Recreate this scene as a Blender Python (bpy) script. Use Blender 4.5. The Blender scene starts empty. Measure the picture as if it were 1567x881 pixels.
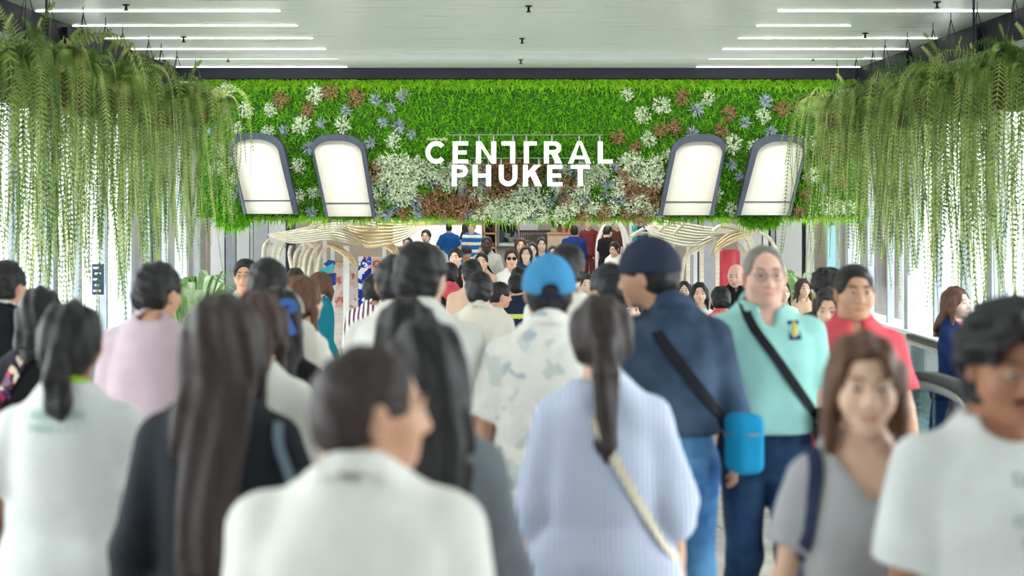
import bpy, bmesh, math, random
import numpy as np
from mathutils import Vector, Matrix
from mathutils.bvhtree import BVHTree

# ------------------------------------------------------------------ camera, world, exposure
sc = bpy.context.scene
col = sc.collection
R = math.radians
FPX, CX, CY, H = 2176.0, 773.0, 322.0, 1.92      # focal length in pixels, principal point, eye height

cam = bpy.data.cameras.new('camera')
cam_ob = bpy.data.objects.new('camera', cam)
col.objects.link(cam_ob)
cam_ob.location = (0, 0, H)
cam_ob.rotation_euler = (R(90), 0, 0)
cam.sensor_width = 36.0
cam.lens = FPX / 1567.0 * 36.0
cam.shift_x = (783.5 - CX) / 1567.0
cam.shift_y = -(440.5 - CY) / 1567.0
cam.clip_end = 300
cam.dof.use_dof = True
cam.dof.focus_distance = 18.5
cam.dof.aperture_fstop = 1.9
sc.camera = cam_ob

world = bpy.data.worlds.new('overcast_sky')
sc.world = world
world.use_nodes = True
wn = world.node_tree
bgn = wn.nodes['Background']
bgn.inputs['Color'].default_value = (0.95, 0.98, 1.0, 1)
bgn.inputs['Strength'].default_value = 4.0

sc.view_settings.view_transform = 'Standard'
sc.view_settings.look = 'None'
sc.view_settings.gamma = 1.0
sc.view_settings.use_curve_mapping = False
sc.view_settings.exposure = 0.86
sc.cycles.use_denoising = True
sc.cycles.max_bounces = 8
sc.cycles.transparent_max_bounces = 16
sc.cycles.sample_clamp_indirect = 6.0

# ------------------------------------------------------------------ helpers
def at(px, py, Y):
    return Vector(((px - CX) * Y / FPX, Y, H - (py - CY) * Y / FPX))

def floor_z(Y):
    return float(np.interp(Y, [8.0, 11.0], [0.0, -0.25]))

def ceil_z(Y):
    return 3.895 + (Y - 19.8) * 0.0085

def tag(o, label=None, cat=None, group=None, kind=None):
    if label: o['label'] = label
    if cat: o['category'] = cat
    if group: o['group'] = group
    if kind: o['kind'] = kind
    return o

def empty(name, loc=(0, 0, 0), rz=0.0):
    o = bpy.data.objects.new(name, None)
    col.objects.link(o)
    o.location = loc
    o.rotation_euler = (0, 0, rz)
    o.empty_display_size = 0.1
    return o

def link(name, me, parent=None):
    o = bpy.data.objects.new(name, me)
    col.objects.link(o)
    if parent is not None:
        o.parent = parent
    return o

MATS = {}
def mat(name, c, rough=0.6, spec=0.3, metal=0.0, var=0.12, scale=6.0, bump=0.0, bscale=60.0,
        stretch=(1, 1, 1), emit=0.0, trans=0.0, sheen=0.0, c2=None):
    """Principled material whose colour wanders between two tones with an object-space noise."""
    if name in MATS: return MATS[name]
    m = bpy.data.materials.new(name); m.use_nodes = True
    nt = m.node_tree; N = nt.nodes; L = nt.links
    b = N['Principled BSDF']
    tc = N.new('ShaderNodeTexCoord'); mp = N.new('ShaderNodeMapping'); mp.inputs['Scale'].default_value = stretch
    L.new(tc.outputs['Object'], mp.inputs['Vector'])
    nz = N.new('ShaderNodeTexNoise'); nz.inputs['Scale'].default_value = scale; nz.inputs['Detail'].default_value = 3
    L.new(mp.outputs['Vector'], nz.inputs['Vector'])
    rp = N.new('ShaderNodeValToRGB')
    lo = c2 if c2 else tuple(max(0, v * (1 - var)) for v in c)
    hi = c if c2 else tuple(min(1, v * (1 + var)) for v in c)
    rp.color_ramp.elements[0].position = 0.35; rp.color_ramp.elements[1].position = 0.65
    rp.color_ramp.elements[0].color = (*lo, 1); rp.color_ramp.elements[1].color = (*hi, 1)
    L.new(nz.outputs['Fac'], rp.inputs['Fac'])
    L.new(rp.outputs['Color'], b.inputs['Base Color'])
    b.inputs['Roughness'].default_value = rough
    b.inputs['Specular IOR Level'].default_value = spec
    b.inputs['Metallic'].default_value = metal
    if sheen: b.inputs['Sheen Weight'].default_value = sheen
    if emit:
        L.new(rp.outputs['Color'], b.inputs['Emission Color']); b.inputs['Emission Strength'].default_value = emit
    if bump:
        n2 = N.new('ShaderNodeTexNoise'); n2.inputs['Scale'].default_value = bscale; n2.inputs['Detail'].default_value = 2
        L.new(mp.outputs['Vector'], n2.inputs['Vector'])
        bp = N.new('ShaderNodeBump'); bp.inputs['Strength'].default_value = bump; bp.inputs['Distance'].default_value = 0.01
        L.new(n2.outputs['Fac'], bp.inputs['Height']); L.new(bp.outputs['Normal'], b.inputs['Normal'])
    if trans:
        t = N.new('ShaderNodeBsdfTranslucent'); L.new(rp.outputs['Color'], t.inputs['Color'])
        mx = N.new('ShaderNodeMixShader'); mx.inputs['Fac'].default_value = trans
        L.new(b.outputs['BSDF'], mx.inputs[1]); L.new(t.outputs['BSDF'], mx.inputs[2])
        L.new(mx.outputs['Shader'], N['Material Output'].inputs['Surface'])
    MATS[name] = m
    return m

def srgb(r, g, b):
    f = lambda v: (v / 255 / 12.92) if v / 255 <= 0.04045 else ((v / 255 + 0.055) / 1.055) ** 2.4
    return (f(r), f(g), f(b))

def stripe_mat(name, ca, cb, freq, axis='X', duty=0.5, rough=0.75, warp=0.02, cc=None, soft=0.08):
    """Woven stripes running round or along a garment."""
    if name in MATS: return MATS[name]
    m = bpy.data.materials.new(name); m.use_nodes = True
    nt = m.node_tree; N = nt.nodes; L = nt.links; b = N['Principled BSDF']
    tc = N.new('ShaderNodeTexCoord'); sp = N.new('ShaderNodeSeparateXYZ')
    nz = N.new('ShaderNodeTexNoise'); nz.inputs['Scale'].default_value = 5
    L.new(tc.outputs['Object'], sp.inputs[0]); L.new(tc.outputs['Object'], nz.inputs['Vector'])
    a = N.new('ShaderNodeMath'); a.operation = 'MULTIPLY_ADD'; a.inputs[1].default_value = warp
    L.new(nz.outputs['Fac'], a.inputs[0]); L.new(sp.outputs[axis], a.inputs[2])
    s = N.new('ShaderNodeMath'); s.operation = 'MULTIPLY'; s.inputs[1].default_value = freq; L.new(a.outputs[0], s.inputs[0])
    f = N.new('ShaderNodeMath'); f.operation = 'FRACT'; L.new(s.outputs[0], f.inputs[0])
    rp = N.new('ShaderNodeValToRGB'); e = rp.color_ramp.elements
    e[0].position = max(0, duty - soft); e[0].color = (*ca, 1); e[1].position = min(1, duty + soft); e[1].color = (*cb, 1)
    if cc:
        k = e.new(0.92); k.color = (*cc, 1)
    L.new(f.outputs[0], rp.inputs['Fac']); L.new(rp.outputs['Color'], b.inputs['Base Color'])
    b.inputs['Roughness'].default_value = rough; b.inputs['Specular IOR Level'].default_value = 0.2
    MATS[name] = m
    return m

def print_mat(name, cols, scale=14.0, rough=0.75):
    """Printed cloth: voronoi patches in a few colours."""
    if name in MATS: return MATS[name]
    m = bpy.data.materials.new(name); m.use_nodes = True
    nt = m.node_tree; N = nt.nodes; L = nt.links; b = N['Principled BSDF']
    tc = N.new('ShaderNodeTexCoord'); nz = N.new('ShaderNodeTexNoise'); nz.inputs['Scale'].default_value = 9
    L.new(tc.outputs['Object'], nz.inputs['Vector'])
    mxv = N.new('ShaderNodeMix'); mxv.data_type = 'VECTOR'; mxv.inputs['Factor'].default_value = 0.12
    L.new(tc.outputs['Object'], mxv.inputs['A']); L.new(nz.outputs['Color'], mxv.inputs['B'])
    v = N.new('ShaderNodeTexVoronoi'); v.inputs['Scale'].default_value = scale
    L.new(mxv.outputs['Result'], v.inputs['Vector'])
    sp = N.new('ShaderNodeSeparateColor'); L.new(v.outputs['Color'], sp.inputs[0])
    rp = N.new('ShaderNodeValToRGB'); rp.color_ramp.interpolation = 'CONSTANT'; e = rp.color_ramp.elements
    e[0].position = 0; e[0].color = (*cols[0], 1); e[1].position = 1.0 / len(cols); e[1].color = (*cols[1], 1)
    for i, c in enumerate(cols[2:]):
        k = e.new((i + 2) / len(cols)); k.color = (*c, 1)
    L.new(sp.outputs[0], rp.inputs['Fac']); L.new(rp.outputs['Color'], b.inputs['Base Color'])
    b.inputs['Roughness'].default_value = rough; b.inputs['Specular IOR Level'].default_value = 0.2
    MATS[name] = m
    return m

def glass_mat(name, tint=(0.97, 0.985, 0.98), refl=0.12, rough=0.02):
    if name in MATS: return MATS[name]
    m = bpy.data.materials.new(name); m.use_nodes = True
    nt = m.node_tree; N = nt.nodes; L = nt.links
    t = N.new('ShaderNodeBsdfTransparent'); t.inputs['Color'].default_value = (*tint, 1)
    g = N.new('ShaderNodeBsdfGlossy'); g.inputs['Roughness'].default_value = rough
    lw = N.new('ShaderNodeLayerWeight'); lw.inputs['Blend'].default_value = 0.5
    pw = N.new('ShaderNodeMath'); pw.operation = 'POWER'; pw.inputs[1].default_value = 5.0; L.new(lw.outputs['Facing'], pw.inputs[0])
    mul = N.new('ShaderNodeMath'); mul.operation = 'MULTIPLY_ADD'; mul.inputs[1].default_value = 0.5; mul.inputs[2].default_value = refl * 0.3
    L.new(pw.outputs[0], mul.inputs[0])
    mx = N.new('ShaderNodeMixShader'); L.new(mul.outputs[0], mx.inputs['Fac'])
    L.new(t.outputs['BSDF'], mx.inputs[1]); L.new(g.outputs['BSDF'], mx.inputs[2])
    L.new(mx.outputs['Shader'], N['Material Output'].inputs['Surface'])
    MATS[name] = m
    return m

def emit_mat(name, c, s):
    if name in MATS: return MATS[name]
    m = bpy.data.materials.new(name); m.use_nodes = True
    b = m.node_tree.nodes['Principled BSDF']
    b.inputs['Base Color'].default_value = (*c, 1)
    b.inputs['Emission Color'].default_value = (*c, 1); b.inputs['Emission Strength'].default_value = s
    MATS[name] = m
    return m

class MB:
    """Collects boxes, tubes, ribbons and prisms and links them as ONE mesh object."""
    def __init__(s): s.v = []; s.f = []; s.m = []
    def add(s, vs, fs, mi=0):
        o = len(s.v); s.v += [tuple(p) for p in vs]; s.f += [tuple(i + o for i in f) for f in fs]; s.m += [mi] * len(fs)
        return s
    def box(s, c, size, rot=None, mi=0):
        sx, sy, sz = size[0] / 2, size[1] / 2, size[2] / 2
        P = [Vector((x, y, z)) for x in (-sx, sx) for y in (-sy, sy) for z in (-sz, sz)]
        if rot is not None: P = [rot @ p for p in P]
        P = [p + Vector(c) for p in P]
        return s.add(P, [(0, 1, 3, 2), (4, 6, 7, 5), (0, 4, 5, 1), (2, 3, 7, 6), (0, 2, 6, 4), (1, 5, 7, 3)], mi)
    def span(s, a, b, mi=0):
        return s.box([(a[i] + b[i]) / 2 for i in range(3)], [abs(b[i] - a[i]) for i in range(3)], mi=mi)
    def tube(s, pts, r, n=8, mi=0, closed=False):
        pts = [Vector(p) for p in pts]; K = len(pts)
        rs = r if isinstance(r, (list, tuple)) else [r] * K
        V = []; up = Vector((0, 0, 1)); last = None
        for i, p in enumerate(pts):
            a = pts[(i - 1) % K] if closed else pts[max(i - 1, 0)]
            b = pts[(i + 1) % K] if closed else pts[min(i + 1, K - 1)]
            t = (b - a).normalized()
            if last is None:
                u = t.cross(up) if abs(t.dot(up)) < .95 else t.cross(Vector((1, 0, 0)))
            else:
                u = last - t * last.dot(t)
            u.normalize(); last = u; w = t.cross(u)
            for k in range(n):
                q = 2 * math.pi * k / n
                V.append(p + (u * math.cos(q) + w * math.sin(q)) * rs[i])
        fs = []
        for i in range(K if closed else K - 1):
            for k in range(n):
                j = (i + 1) % K
                fs.append((i * n + k, i * n + (k + 1) % n, j * n + (k + 1) % n, j * n + k))
        if not closed:
            fs.append(tuple(range(n - 1, -1, -1))); fs.append(tuple(range((K - 1) * n, K * n)))
        return s.add(V, fs, mi)
    def ribbon(s, pts, w, nrm, th=0.004, mi=0, closed=False):
        """Flat strip: pts along its middle, nrm the outward normal at each point (or one for all)."""
        pts = [Vector(p) for p in pts]; K = len(pts)
        ns = [Vector(n) for n in nrm] if isinstance(nrm, list) else [Vector(nrm)] * K
        ws = w if isinstance(w, (list, tuple)) else [w] * K
        V = []
        for i in range(K):
            a = pts[(i - 1) % K] if closed else pts[max(i - 1, 0)]
            b = pts[(i + 1) % K] if closed else pts[min(i + 1, K - 1)]
            t = (b - a).normalized(); sd = t.cross(ns[i])
            if sd.length < 1e-4: sd = Vector((1, 0, 0))
            sd.normalize(); n = sd.cross(t).normalized()
            h = sd * ws[i] / 2
            V += [pts[i] - h + n * th / 2, pts[i] + h + n * th / 2, pts[i] + h - n * th / 2, pts[i] - h - n * th / 2]
        fs = []
        for i in range(K if closed else K - 1):
            j = (i + 1) % K
            for k in range(4):
                fs.append((i * 4 + k, i * 4 + (k + 1) % 4, j * 4 + (k + 1) % 4, j * 4 + k))
        if not closed: fs += [(3, 2, 1, 0), ((K - 1) * 4, (K - 1) * 4 + 1, (K - 1) * 4 + 2, (K - 1) * 4 + 3)]
        return s.add(V, fs, mi)
    def prism(s, poly, y0, y1, mi=0, mside=None):
        """poly: (x, z) outline, convex or not, extruded from y0 (front) to y1."""
        n = len(poly); V = [(p[0], y0, p[1]) for p in poly] + [(p[0], y1, p[1]) for p in poly]
        s.add(V, [tuple(range(n)), tuple(range(2 * n - 1, n - 1, -1))], mi)
        s.add(V, [(i, i + n, (i + 1) % n + n, (i + 1) % n) for i in range(n)], mi if mside is None else mside)
        return s
    def lathe(s, prof, c=(0, 0, 0), n=20, mi=0):
        V = []; K = len(prof)
        for r, z in prof:
            for k in range(n):
                q = 2 * math.pi * k / n
                V.append((c[0] + r * math.cos(q), c[1] + r * math.sin(q), c[2] + z))
        fs = [(i * n + k, i * n + (k + 1) % n, (i + 1) * n + (k + 1) % n, (i + 1) * n + k) for i in range(K - 1) for k in range(n)]
        fs += [tuple(range(n - 1, -1, -1)), tuple(range((K - 1) * n, K * n))]
        return s.add(V, fs, mi)
    def mesh(s, name, mats, smooth=False):
        me = bpy.data.meshes.new(name); me.from_pydata(s.v, [], s.f)
        for m in (mats if isinstance(mats, (list, tuple)) else [mats]): me.materials.append(m)
        if any(s.m): me.polygons.foreach_set('material_index', s.m)
        if smooth: me.polygons.foreach_set('use_smooth', [True] * len(me.polygons))
        me.update()
        return me
    def build(s, name, mats, parent=None, smooth=False):
        return link(name, s.mesh(name, mats, smooth), parent)

def mesh_np(name, V, Q, mats, mi=None):
    me = bpy.data.meshes.new(name)
    V = np.asarray(V, np.float32); Q = np.asarray(Q, np.int32); k = Q.shape[1]
    me.vertices.add(len(V)); me.vertices.foreach_set('co', V.ravel())
    me.loops.add(Q.size); me.loops.foreach_set('vertex_index', Q.ravel())
    me.polygons.add(len(Q)); me.polygons.foreach_set('loop_start', np.arange(0, Q.size, k, dtype=np.int32))
    for m in mats: me.materials.append(m)
    if mi is not None: me.polygons.foreach_set('material_index', np.asarray(mi, np.int32))
    me.polygons.foreach_set('use_smooth', np.ones(len(Q), bool))
    me.update(calc_edges=True)
    return me

def lerp_path(pts, n):
    """Catmull-Rom through pts, n samples."""
    P = np.array([tuple(p) for p in pts], float); K = len(P)
    E = np.vstack([2 * P[0] - P[1], P, 2 * P[-1] - P[-2]])
    out = []
    for t in np.linspace(0, K - 1 - 1e-9, n):
        i = int(t); u = t - i
        a, b, c, d = E[i], E[i + 1], E[i + 2], E[i + 3]
        out.append(.5 * ((2 * b) + (-a + c) * u + (2 * a - 5 * b + 4 * c - d) * u * u + (-a + 3 * b - 3 * c + d) * u ** 3))
    return [Vector(o) for o in out]
# ------------------------------------------------------------------ smooth solids on a grid (people, hair, cloth)
class Fld:
    """Signed distance field on a rectilinear grid; solids are blended in, then meshed as one skin."""
    def __init__(s, lo, hi, res):
        s.ax = [np.arange(lo[i], hi[i] + res, res, dtype=np.float32) for i in range(3)]
        s.res = res
        s.F = np.full([len(a) for a in s.ax], 0.4, np.float32)
    def _box(s, lo, hi):
        sl = []
        for i in range(3):
            a = np.searchsorted(s.ax[i], lo[i]); b = np.searchsorted(s.ax[i], hi[i])
            if b <= a: return None
            sl.append(slice(a, b))
        X = s.ax[0][sl[0]][:, None, None]; Y = s.ax[1][sl[1]][None, :, None]; Z = s.ax[2][sl[2]][None, None, :]
        return tuple(sl), X, Y, Z
    def add(s, prim, k=0.02):
        fn, lo, hi = prim; m = k + 2.5 * s.res
        g = s._box([v - m for v in lo], [v + m for v in hi])
        if g is None: return s
        sl, X, Y, Z = g; d = fn(X, Y, Z); a = s.F[sl]
        if k > 0:
            h = np.maximum(k - np.abs(a - d), 0) / k
            s.F[sl] = np.minimum(a, d) - h * h * k * 0.25
        else: s.F[sl] = np.minimum(a, d)
        return s
    def cut(s, prim, k=0.01):
        fn, lo, hi = prim; m = k + 2.5 * s.res
        g = s._box([v - m for v in lo], [v + m for v in hi])
        if g is None: return s
        sl, X, Y, Z = g; d = -fn(X, Y, Z); a = s.F[sl]
        if k > 0:
            h = np.maximum(k - np.abs(a - d), 0) / k
            s.F[sl] = np.maximum(a, d) + h * h * k * 0.25
        else: s.F[sl] = np.maximum(a, d)
        return s
    def clip(s, fn):
        X = s.ax[0][:, None, None]; Y = s.ax[1][None, :, None]; Z = s.ax[2][None, None, :]
        s.F = np.maximum(s.F, fn(X, Y, Z)); return s
    def warp(s, fn):
        X = s.ax[0][:, None, None]; Y = s.ax[1][None, :, None]; Z = s.ax[2][None, None, :]
        s.F = s.F + np.where(np.abs(s.F) < 0.08, fn(X, Y, Z), 0).astype(np.float32); return s
    def mesh(s):
        F = s.F.copy(); F[0] = F[-1] = .4; F[:, 0] = F[:, -1] = .4; F[:, :, 0] = F[:, :, -1] = .4
        F[F == 0] = 1e-6
        S = F < 0; nx, ny, nz = F.shape
        cs = (nx - 1, ny - 1, nz - 1)
        quads, lins, poss = [], [], []
        for ax in range(3):
            a = [slice(None)] * 3; b = [slice(None)] * 3; a[ax] = slice(0, -1); b[ax] = slice(1, None)
            m = S[tuple(a)] != S[tuple(b)]
            idx = np.argwhere(m)
            if len(idx) == 0: continue
            f0 = F[tuple(a)][m]; f1 = F[tuple(b)][m]; t = f0 / (f0 - f1)
            pos = np.stack([s.ax[q][idx[:, q]] for q in range(3)], 1)
            pos[:, ax] += t * s.res
            o1, o2 = [(1, 2), (2, 0), (0, 1)][ax]
            lin = []
            for d1, d2 in ((-1, -1), (0, -1), (0, 0), (-1, 0)):
                c = idx.copy(); c[:, o1] += d1; c[:, o2] += d2
                lin.append(np.ravel_multi_index(c.T, cs))
            q = np.stack(lin, 1); lins.append(q.T.ravel()); poss.append(np.tile(pos, (4, 1)))
            ins = S[tuple(a)][m]
            q = np.where(ins[:, None], q, q[:, ::-1])
            quads.append(q)
        if not quads: return np.zeros((0, 3)), np.zeros((0, 4), int)
        lin = np.concatenate(lins); pos = np.vstack(poss)
        mark = np.zeros(cs[0] * cs[1] * cs[2], bool); mark[lin] = True
        use = np.flatnonzero(mark); mp = np.zeros(mark.size, np.int64); mp[use] = np.arange(len(use))
        li = mp[lin]; cnt = np.bincount(li, minlength=len(use))
        V = np.stack([np.bincount(li, weights=pos[:, q], minlength=len(use)) for q in range(3)], 1) / cnt[:, None]
        return V, mp[np.vstack(quads)]

def p_cone(p0, r0, p1, r1, flat=None):
    p0 = np.array(p0, np.float32); p1 = np.array(p1, np.float32); d = p1 - p0; L2 = float(d @ d) + 1e-9
    def fn(X, Y, Z):
        x, y, z = X - p0[0], Y - p0[1], Z - p0[2]
        t = np.clip((x * d[0] + y * d[1] + z * d[2]) / L2, 0, 1)
        return np.sqrt((x - t * d[0]) ** 2 + (y - t * d[1]) ** 2 + (z - t * d[2]) ** 2) - (r0 + t * (r1 - r0))
    if flat:      # cut square at the far end
        L = math.sqrt(L2); g = fn
        fn = lambda X, Y, Z: np.maximum(g(X, Y, Z), ((X - p1[0]) * d[0] + (Y - p1[1]) * d[1] + (Z - p1[2]) * d[2]) / L - 0.0)
    r = max(r0, r1)
    return fn, np.minimum(p0, p1) - r, np.maximum(p0, p1) + r

def p_ell(c, r, rot=None):
    c = np.array(c, np.float32); r = np.array(r, np.float32); m = float(r.min())
    if rot is None:
        fn = lambda X, Y, Z: (np.sqrt(((X - c[0]) / r[0]) ** 2 + ((Y - c[1]) / r[1]) ** 2 + ((Z - c[2]) / r[2]) ** 2) - 1) * m
        return fn, c - r, c + r
    M = np.array(rot.inverted(), np.float32)
    def fn(X, Y, Z):
        x, y, z = X - c[0], Y - c[1], Z - c[2]
        a = M[0, 0] * x + M[0, 1] * y + M[0, 2] * z; b = M[1, 0] * x + M[1, 1] * y + M[1, 2] * z; e = M[2, 0] * x + M[2, 1] * y + M[2, 2] * z
        return (np.sqrt((a / r[0]) ** 2 + (b / r[1]) ** 2 + (e / r[2]) ** 2) - 1) * m
    R_ = float(r.max())
    return fn, c - R_, c + R_

def p_loft(z, a, b, cy, pw=2.3, cx=None):
    z = np.array(z); zf = z.astype(np.float32)
    cx = [0] * len(z) if cx is None else cx
    def fn(X, Y, Z):
        A = np.interp(Z, z, a).astype(np.float32); B = np.interp(Z, z, b).astype(np.float32); Cc = np.interp(Z, z, cy).astype(np.float32); Cx = np.interp(Z, z, cx).astype(np.float32)
        q = (np.abs((X - Cx) / A) ** pw + np.abs((Y - Cc) / B) ** pw) ** (1 / pw)
        d = (q - 1) * np.minimum(A, B)
        return np.maximum(d, np.maximum(Z - z[-1], z[0] - Z))
    ma, mb = max(a), max(b)
    return fn, np.array([min(cx) - ma, min(cy) - mb, z[0]]), np.array([max(cx) + ma, max(cy) + mb, z[-1]])

# body profiles at 1.70 m: height, half width, half depth, centre
TZ = [.76, .86, .93, 1.03, 1.15, 1.25, 1.33, 1.385, 1.42, 1.47]
T_M = ([.148, .166, .160, .140, .150, .166, .168, .135, .088, .056], [.095, .116, .112, .102, .110, .120, .113, .095, .076, .056])
T_F = ([.150, .174, .165, .122, .128, .142, .140, .112, .074, .046], [.10, .116, .105, .088, .096, .108, .10, .084, .066, .046])
TC = [-.01, -.018, -.012, 0, .002, .002, -.004, -.014, -.02, -.02]
HC = np.array([0, .012, 1.583])          # centre of the head
PIV = np.array([0, -.012, 1.495])        # it turns about this point of the neck

_hand = {}
def hand_mesh(res):
    """A right hand: palm, four fingers of unequal length with a relaxed curl, thumb off the side of the palm."""
    if res in _hand: return _hand[res]
    f = Fld((-.06, -.07, -.21), (.04, .09, .03), res)
    f.add(p_cone((0, 0, .02), .023, (0, 0, -.03), .024), .01)
    f.add(p_ell((-.002, 0, -.055), (.015, .041, .045)), .015)
    for y, L, z0 in ((.03, .070, -.088), (.010, .079, -.094), (-.010, .073, -.092), (-.029, .056, -.084)):
        a = (-.002, y * .85, z0 + .015); b = (-.006, y * 1.05, z0 - L * .42); c = (-.018, y * 1.05, z0 - L * .74); d = (-.033, y, z0 - L * .96)
        f.add(p_cone(a, .0095, b, .0088), .004).add(p_cone(b, .0088, c, .0082), .003).add(p_cone(c, .008, d, .0068), .003)
    f.add(p_cone((-.004, .026, -.028), .016, (-.012, .052, -.058), .0115), .012)
    f.add(p_cone((-.012, .052, -.058), .011, (-.022, .060, -.092), .0085), .003)
    _hand[res] = f.mesh()
    return _hand[res]

_shoe = {}
def shoe_mesh(kind, res=.014):
    if kind in _shoe: return _shoe[kind]
    f = Fld((-.07, -.12, -.005), (.07, .2, .13), res)
    f.add(p_ell((0, .09, .035), (.046, .09, .042)), .02).add(p_ell((0, -.02, .04), (.038, .075, .05)), .03)
    f.add(p_cone((0, -.03, .05), .04, (0, -.035, .095 if kind == 'shoe' else .075), .042), .03)
    f.clip(lambda X, Y, Z: .004 - Z + 0 * X)
    _shoe[kind] = f.mesh()
    return _shoe[kind]

def rot_between(v):
    """Matrix taking -Z to v with +Y kept forward."""
    z = -Vector(v).normalized(); y = Vector((0, 1, 0)); y = (y - z * y.dot(z))
    if y.length < .05: y = Vector((0, 0, 1)); y = y - z * y.dot(z)
    y.normalize(); x = y.cross(z)
    return Matrix((x, y, z)).transposed()

def cloth_noise(seed, amp):
    rs = np.random.RandomState(seed); p = rs.rand(9) * 6.28
    def fn(X, Y, Z):
        w = np.sin(7 * X + 5 * Y + p[0] + 2 * np.sin(4 * Z + p[1]))
        a = np.sin(16 * X + 11 * Z + 2.2 * w + p[2]) + np.sin(-14 * X + 13 * Z + 9 * Y + 1.8 * w + p[3])
        b = np.sin(33 * X + 8 * Z + 2 * w + p[4]) * .5
        return amp * (.45 * a + .5 * b)
    return fn

SKIN = {'pale': srgb(238, 204, 184), 'fair': srgb(230, 190, 166), 'tan': srgb(210, 162, 134), 'brown': srgb(164, 116, 90), 'dark': srgb(78, 54, 46), 'pink': srgb(232, 184, 166)}
HAIR = {'black': srgb(25, 23, 26), 'brown': srgb(72, 52, 46), 'dark': srgb(50, 39, 38), 'chestnut': srgb(98, 66, 48), 'grey': srgb(128, 122, 118), 'white': srgb(196, 190, 184)}

def skin_mat(n): return mat('skin_' + n, SKIN[n], rough=.52, spec=.35, var=.06, scale=14)
def lip_mat(n): return mat('lip_' + n, tuple(v * k for v, k in zip(SKIN[n], (.85, .62, .62))), rough=.4, spec=.4, var=.05)
def hair_mat(n): return mat('hair_' + n, tuple(min(1, v * 1.25) for v in HAIR[n]), rough=.45, spec=.34, c2=tuple(v * .7 for v in HAIR[n]), scale=10, stretch=(9, 9, .7), bump=.5, bscale=26)
def cloth(name, c, **k):
    kw = dict(rough=.8, spec=.18, var=.06, scale=7, bump=.25, bscale=220); kw.update(k)
    return mat('cloth_' + name, c, **kw)

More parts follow.
